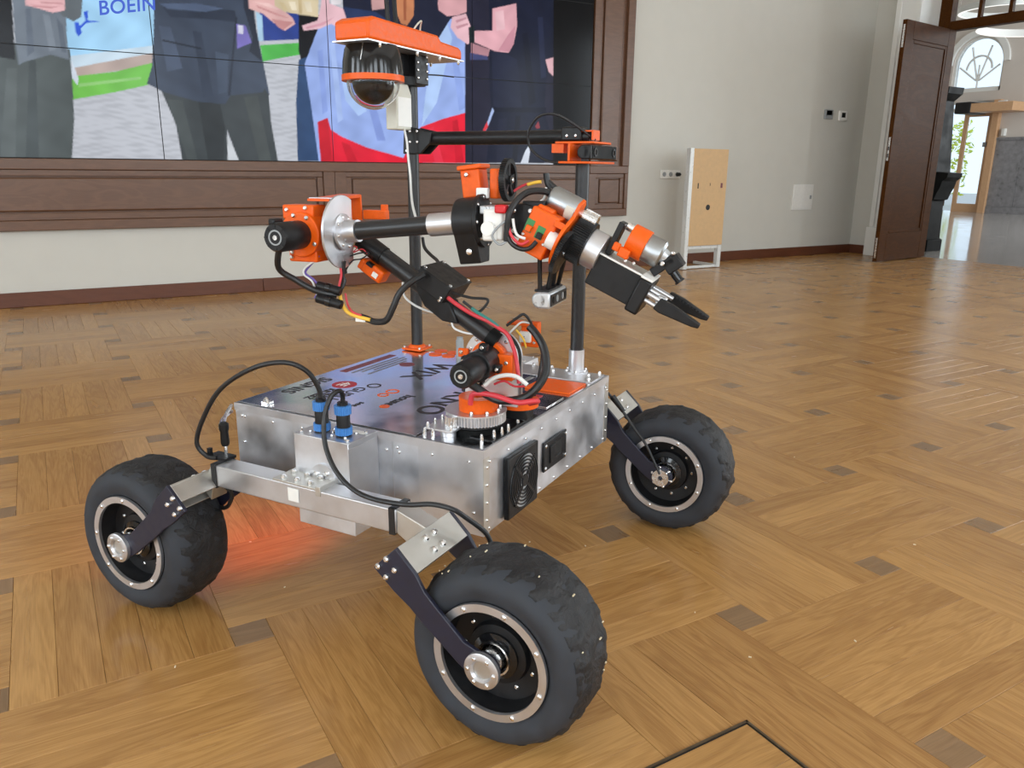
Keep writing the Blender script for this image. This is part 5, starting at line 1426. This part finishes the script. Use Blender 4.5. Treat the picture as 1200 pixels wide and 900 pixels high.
for k, w_ in enumerate((-.0245, -.0245)):
    part(gbox(MB(), (-.056 + .022 * k, w_ - .001, -.004 - .003 * k), (.003, .014, .022)), 'driver_board', 'pcb', rh)
    part(gbox(MB(), (-.054 + .022 * k, w_ - .006, -.008 - .003 * k), (.008, .010, .010)), 'terminal_block', 'black' if k else 'orange', rh, bevel=.001)
bolts([(gr(-.056, .003, .034), gup), (gr(-.03, -.02, .026), gup), (gr(-.02, -.026, -.022), -ES), (gr(-.06, -.026, -.022), -ES)], .003, .003, parent=rh)
part(MB().gear(gr(.010, -.022, -.020), gdir, .0385, .008, 64, .0015), 'encoder_gear', 'black', rh)
bolts([(gr(.018, -.022, -.020), gdir)], .004, .002, parent=rh)
bp_ = part(MB().gear(gr(.012, .020, .004), gdir, .040, .030, 60, .0018), 'roll_pulley', 'black')
rm = part(MB().lathe([(.019, -.055), (.0225, -.050), (.0225, .000)], gr(.0, .022, .047), gdir, 32), 'roll_motor', 'motor_steel')
part(MB().lathe([(.0232, -.018), (.0232, -.002)], gr(.0, .022, .047), gdir, 32, ang=1.1, ref=-ES, start=-.2), 'motor_label', 'ivory', rm)
part(MB().gear(gr(.012, .022, .045), gdir, .0135, .026, 20, .002), 'pinion', 'steel', rm)
part(MB().cyl(gr(.0, .022, .045), gr(.014, .022, .045), .009, seg=18), 'motor_boss', 'steel', rm)
cl = part(MB().cyl(gr(.042, .022, .002), gr(.070, .022, .002), .0335, seg=36), 'gripper_collar', 'alu_plain', bevel=.001)
hb = part(gbox(MB(), (.110, .031, -.024), (.060, .086, .056)), 'gripper_body', 'black', bevel=.002)
part(gbox(MB(), (.112, .002, .005), (.004, .092, .003)), 'white_edge', 'white', hb, bevel=.001)
part(gbox(MB(), (.112, .032, .005), (.050, .088, .003)), 'top_sheet', 'alu_warm', hb)
part(gbox(MB(), (.161, .034, -.028), (.082, .024, .062)), 'gripper_nose', 'black', hb, bevel=.004)
part(gbox(MB(), (.161, .034, .005), (.080, .022, .004)), 'nose_edge', 'white', hb, bevel=.001)
for k, (w_, h) in enumerate(((.006, -.018), (.006, -.030), (.022, -.014), (.044, -.012), (.060, -.014), (.060, -.026))):
    part(MB().cyl(gr(.170, w_, h), gr(.205 + .006 * (k > 2), w_ + .002, h - .002), .0042, seg=12), 'push_rod', 'alu_plain', hb)
def finger(w_, u0, h0, tip_w):
    f_ = part(MB().prism([(0, -.011), (.012, -.013), (.07, -.008), (.082, -.005), (.082, .003), (.03, .010), (.004, .010)], gr(u0, w_, h0), gdir, gup, .013), 'gripper_finger', 'black', hb, bevel=.002)
    return f_
finger(.010, .192, -.024, 0); f2 = finger(.072, .198, -.018, 0)
rg = MB()
for k in range(9): rg.prism([(0, 0), (.003, 0), (.003, .002), (0, .002)], gr(.215 + .0065 * k, .060, -.0125 + .0006 * k * -1), gdir, gup, .011)
stuff(part(rg, 'grip_ribs', 'black', hb))
for w_ in (.016, .056):
    part(gbox(MB(), (.196, w_, -.020), (.014, .012, .014)), 'finger_joint', 'alu_plain', hb, bevel=.001)
# gripper motor with orange clamp
gm = part(MB().lathe([(.024, 0), (.024, .030), (.0245, .031), (.0245, .046), (.020, .050)], gr(.112, .040, .044), gdir, 32), 'gripper_motor', 'motor_steel')
part(MB().ring(gr(.098, .040, .044), gdir, .018, .0275, .032, 32), 'motor_clamp', 'orange', gm, bevel=.001)
part(gbox(gbox(MB(), (.104, .014, .022), (.014, .020, .016)), (.088, .012, .026), (.012, .012, .014)), 'clamp_lug', 'orange', gm, bevel=.002)
part(gbox(MB(), (.078, .030, .036), (.030, .010, .058)), 'motor_plate', 'black', gm, bevel=.001)
part(MB().cyl(gr(.084, .046, .060), gr(.098, .046, .060), .0075, seg=16), 'gear_post', 'steel', gm)
bolts([(gr(.112, .012, .012), -ES), (gr(.126, .016, .014), -ES)], .003, .003, parent=gm)
part(MB().cyl(gr(.162, .040, .044), gr(.172, .040, .044), .014, .010, 20), 'motor_tip', 'silver', gm)
# small gripper camera
gc = part(gbox(gbox(MB(), (.184, .046, .040), (.034, .024, .030), Matrix.Rotation(-.5, 3, 'X')), (.170, .034, .030), (.010, .016, .044), Matrix.Rotation(-.5, 3, 'X')), 'gripper_camera', 'black', bevel=.002)
part(MB().cyl(gr(.190, .040, .028), gr(.206, .040, .020), .0075, seg=18), 'camera_lens', 'black_gloss', gc)
part(MB().cyl(gr(.206, .040, .020), gr(.209, .040, .0185), .009, seg=18), 'lens_ring', 'black', gc)
bolts([(gr(.168, .028, .034), -ES), (gr(.176, .030, .056), gup)], .0042, .004, parent=gc)
# depth camera hanging on four struts
dc = part(MB().lathe([(.0001, 0), (.0145, .0), (.0145, .105), (.0001, .105)], ar(-.052, -.140, .697), ES, 24).box(ar(0.0005, -.150, .697), (.105, .020, .029), AROT), 'depth_camera', 'silver', bevel=.004)
part(abox(MB(), (0, -.1608, .697), (.100, .0016, .020)), 'camera_window', 'black', dc, bevel=.0005)
for s_ in (-.036, -.012, .022, .040):
    part(MB().lathe([(.0062, 0), (.0062, .001)], ar(s_, -.1616, .697), AROT @ Vector((0, -1, 0)), 16), 'lens', 'grey' if s_ in (-.012, .022) else 'stone_dark', dc)
for a, b in (((-.048, -.138, .790), (-.040, -.138, .710)), ((-.030, -.162, .790), (-.022, -.146, .710)), ((-.010, -.160, .790), (.012, -.146, .710)), ((-.008, -.175, .780), (.035, -.148, .710))):
    part(MB().cyl(ar(*a), ar(*b), .0042, seg=8), 'camera_strut', 'black', dc)
part(abox(MB(), (0, -.142, .713), (.09, .026, .004)), 'strut_plate', 'black', dc, bevel=.001)

# ---------------------------------------------------------------- arm wiring
CB = {
 'motor_cable': (-.1, .0058, 'cable', [(-.150, .318, .780), (-.13, .337, .739), (-.11, .316, .716), (-.1, .291, .700), (-.095, .266, .692), (-.085, .245, .688)]),
 'signal_wire': (0, .0022, 'cable_purple', [(-.08, .282, .759), (-.08, .305, .738), (-.08, .314, .725), (-.08, .296, .713), (-.08, .286, .698), (-.09, .290, .680)]),
 'signal_wire_white': (0, .0018, 'cable_white', [(-.085, .283, .753), (-.085, .310, .736), (-.085, .314, .723), (-.085, .297, .711), (-.085, .290, .692), (-.09, .284, .682)]),
 'power_wire_red': (0, .0024, 'cable_red', [(-.05, .257, .741), (-.05, .255, .721), (-.055, .258, .700), (-.06, .258, .686)]),
 'power_wire_dark': (0, .0030, 'cable', [(-.045, .249, .747), (-.045, .254, .721), (-.045, .251, .708), (-.055, .258, .686)]),
 'thin_wire': (0, .0014, 'cable', [(-.02, .252, .754), (-.02, .233, .760), (-.02, .211, .762), (-.02, .227, .750), (-.02, .249, .744), (-.03, .262, .717), (-.05, .258, .690)]),
 'thin_wire_red': (0, .0012, 'cable_red', [(0, .260, .772), (0, .248, .769), (0, .256, .759), (0, .237, .766), (0, .226, .758)]),
 'harness': (0, .0062, 'cable', [(-.07, .205, .648), (-.07, .190, .644), (-.07, .174, .640), (-.07, .151, .645), (-.068, .137, .670), (-.062, .126, .696), (-.050, .108, .716), (-.030, .092, .728)]),
 'harness_yellow': (0, .0036, 'cable_yellow', [(-.075, .245, .690), (-.075, .241, .671), (-.075, .229, .655), (-.075, .207, .648), (-.075, .182, .644)]),
 'harness_red': (0, .0020, 'cable_red', [(-.07, .236, .690), (-.072, .230, .668), (-.075, .218, .656), (-.075, .200, .651)]),
 'coiled_cable': (0, .0034, 'cable', [(.10, .155, .784), (.098, .150, .764), (.09, .133, .751), (.075, .112, .742), (.055, .098, .733)]),
 'white_loop': (0, .0022, 'cable_white', [(.01, .156, .705), (.01, .154, .680), (.015, .140, .664), (.02, .115, .652), (.025, .089, .646)]),
 'white_loop_low': (0, .0020, 'cable_white', [(.012, .056, .648), (.012, .052, .625), (.015, .037, .616), (.020, .018, .612), (.03, .006, .612)]),
 'arm_power_red': (0, .0040, 'cable_red', [(-.012, .062, .692), (-.002, .039, .672), (.006, .011, .654), (.010, -.021, .641), (.012, -.041, .630), (.014, -.059, .617), (.010, -.073, .591), (0, -.083, .566), (-.005, -.089, .530)]),
 'arm_signal_black': (0, .0026, 'cable', [(.0, .052, .693), (.02, .018, .682), (.03, -.012, .679), (.025, -.007, .664), (.015, .002, .657), (.012, .018, .667), (.01, .03, .676)]),
 'arm_signal_teal': (0, .0034, 'cable_teal', [(.010, .012, .664), (.010, .0, .656), (.011, -.028, .641), (.012, -.041, .631)]),
 'shoulder_hose': (0, .0078, 'cable', [(-.062, -.008, .540), (-.050, -.026, .524), (-.045, -.045, .511), (-.04, -.068, .504), (-.03, -.104, .509), (-.02, -.130, .531), (0, -.140, .560), (.02, -.129, .595), (.03, -.111, .618), (.035, -.095, .632)]),
 'shoulder_red': (0, .0050, 'cable_red', [(-.048, -.008, .492), (-.050, -.012, .511), (-.052, -.026, .517), (-.05, -.058, .515), (-.045, -.099, .505), (-.035, -.127, .508), (-.01, -.128, .50), (.03, -.10, .482)]),
 'shoulder_white': (0, .0040, 'cable_white', [(-.045, -.035, .531), (-.042, -.051, .545), (-.04, -.074, .553), (-.04, -.097, .552), (-.04, -.117, .539)]),
 'shoulder_thin': (0, .0022, 'cable_red', [(-.02, -.045, .528), (-.02, -.065, .536), (-.02, -.085, .528), (-.02, -.105, .530)]),
 'driver_wire': (0, .0028, 'cable', [(.075, -.035, .622), (.08, -.055, .638), (.085, -.067, .645), (.09, -.078, .632), (.10, -.080, .618)]),
 'driver_wire_white': (0, .0020, 'cable_white', [(.075, -.040, .606), (.08, -.050, .618), (.085, -.063, .629), (.095, -.076, .626)]),
 'driver_wire_yellow': (0, .0020, 'cable_yellow', [(.075, -.055, .615), (.075, -.070, .598), (.08, -.074, .580)]),
 'driver_lead': (0, .0028, 'cable', [(.11, -.086, .600), (.11, -.098, .570), (.10, -.098, .535), (.09, -.09, .48)]),
 'wrist_hose': (0, .0058, 'cable', [(-.078, -.088, .800), (-.08, -.093, .843), (-.07, -.100, .863), (-.06, -.112, .877), (-.05, -.127, .883), (-.03, -.146, .880), (-.02, -.158, .864)]),
 'wrist_lead_black': (0, .0040, 'cable', [(-.08, -.095, .840), (-.078, -.089, .820), (-.08, -.095, .800), (-.08, -.111, .789), (-.08, -.129, .789), (-.075, -.141, .801)]),
 'wrist_lead_red': (0, .0026, 'cable_red', [(-.08, -.094, .838), (-.08, -.094, .818), (-.082, -.103, .804), (-.082, -.116, .796), (-.078, -.128, .802)]),
 'wrist_lead_white': (0, .0024, 'cable_white', [(-.08, -.100, .838), (-.08, -.103, .821), (-.08, -.109, .810), (-.078, -.122, .805)]),
 'wrist_lead_grey': (0, .0020, 'grey', [(-.08, -.089, .835), (-.085, -.075, .823), (-.088, -.066, .808), (-.085, -.078, .794), (-.08, -.091, .801)]),
 'wrist_wire_white': (0, .0020, 'cable_white', [(.0, -.133, .888), (0, -.130, .870), (0, -.121, .861), (.005, -.138, .857), (.01, -.15, .866)]),
 'wrist_plug_yellow': (0, .0030, 'cable_yellow', [(.02, -.092, .892), (.02, -.108, .896), (.02, -.118, .897)]),
 'wrist_plug_red': (0, .0022, 'cable_red', [(.015, -.068, .880), (.02, -.079, .888), (.02, -.094, .894)]),
 'wrist_plug_black': (0, .0055, 'cable', [(.02, -.126, .912), (.02, -.130, .894), (.018, -.138, .884)]),
 'wrist_plug_lead': (0, .0042, 'cable', [(.02, -.128, .900), (.02, -.146, .886), (.02, -.162, .872)]),
}
for nm, (s_, r, mt, pts) in CB.items():
    nm = nm.replace('_low', '')
    part(MB().tube(apts(pts), r, 10), nm, mt)
cable('mast_cable', [(.255, .262, 1.020), (.262, .258, .985), (.262, .255, .945), (.255, .245, .900), (.20, .205, .862), (.09, .125, .835), (-.02, .040, .812), (-.10, -.025, .797), (-.139, -.055, .785)], .0030, 'cable_white')
for a, b, nm in (((-.09, .283, .705), (-.085, .236, .695), 'inline_connector'), ((-.10, .279, .683), (-.095, .229, .672), 'inline_connector')):
    A_, B_ = Vector(a), Vector(b)
    o = part(MB().cyl(ar(*A_), ar(*B_), .0088, seg=16), nm, 'black', bevel=.002)
    part(MB().cyl(ar(*(A_ * .62 + B_ * .38)), ar(*(A_ * .42 + B_ * .58)), .0100, seg=16), 'connector_ring', 'black_gloss', o)
part(MB().cyl(ar(-.04, .262, .770), ar(-.03, .258, .722), .0055, .004, 12), 'hanging_lead', 'cable')
part(abox(MB(), (-.07, .203, .643), (.012, .02, .008)), 'wire_tag', 'white')

# red tail light on the back face of the chassis
ld = part(MB().bx(-.22, -.08, BY1, BY1 + .008, .300, .318), 'tail_light', 'red_led')
ll = bpy.data.lights.new('tail_glow', 'SPOT'); ll.energy = 4.5; ll.color = (1.0, .10, .03); ll.spot_size = math.radians(110); ll.spot_blend = 1.0; ll.shadow_soft_size = .04
lo = bpy.data.objects.new('tail_glow', ll); COL.objects.link(lo); lo.parent = rover
lo.location = (-.15, BY1 + .02, .305); lo.rotation_euler = (math.radians(28), 0, 0)
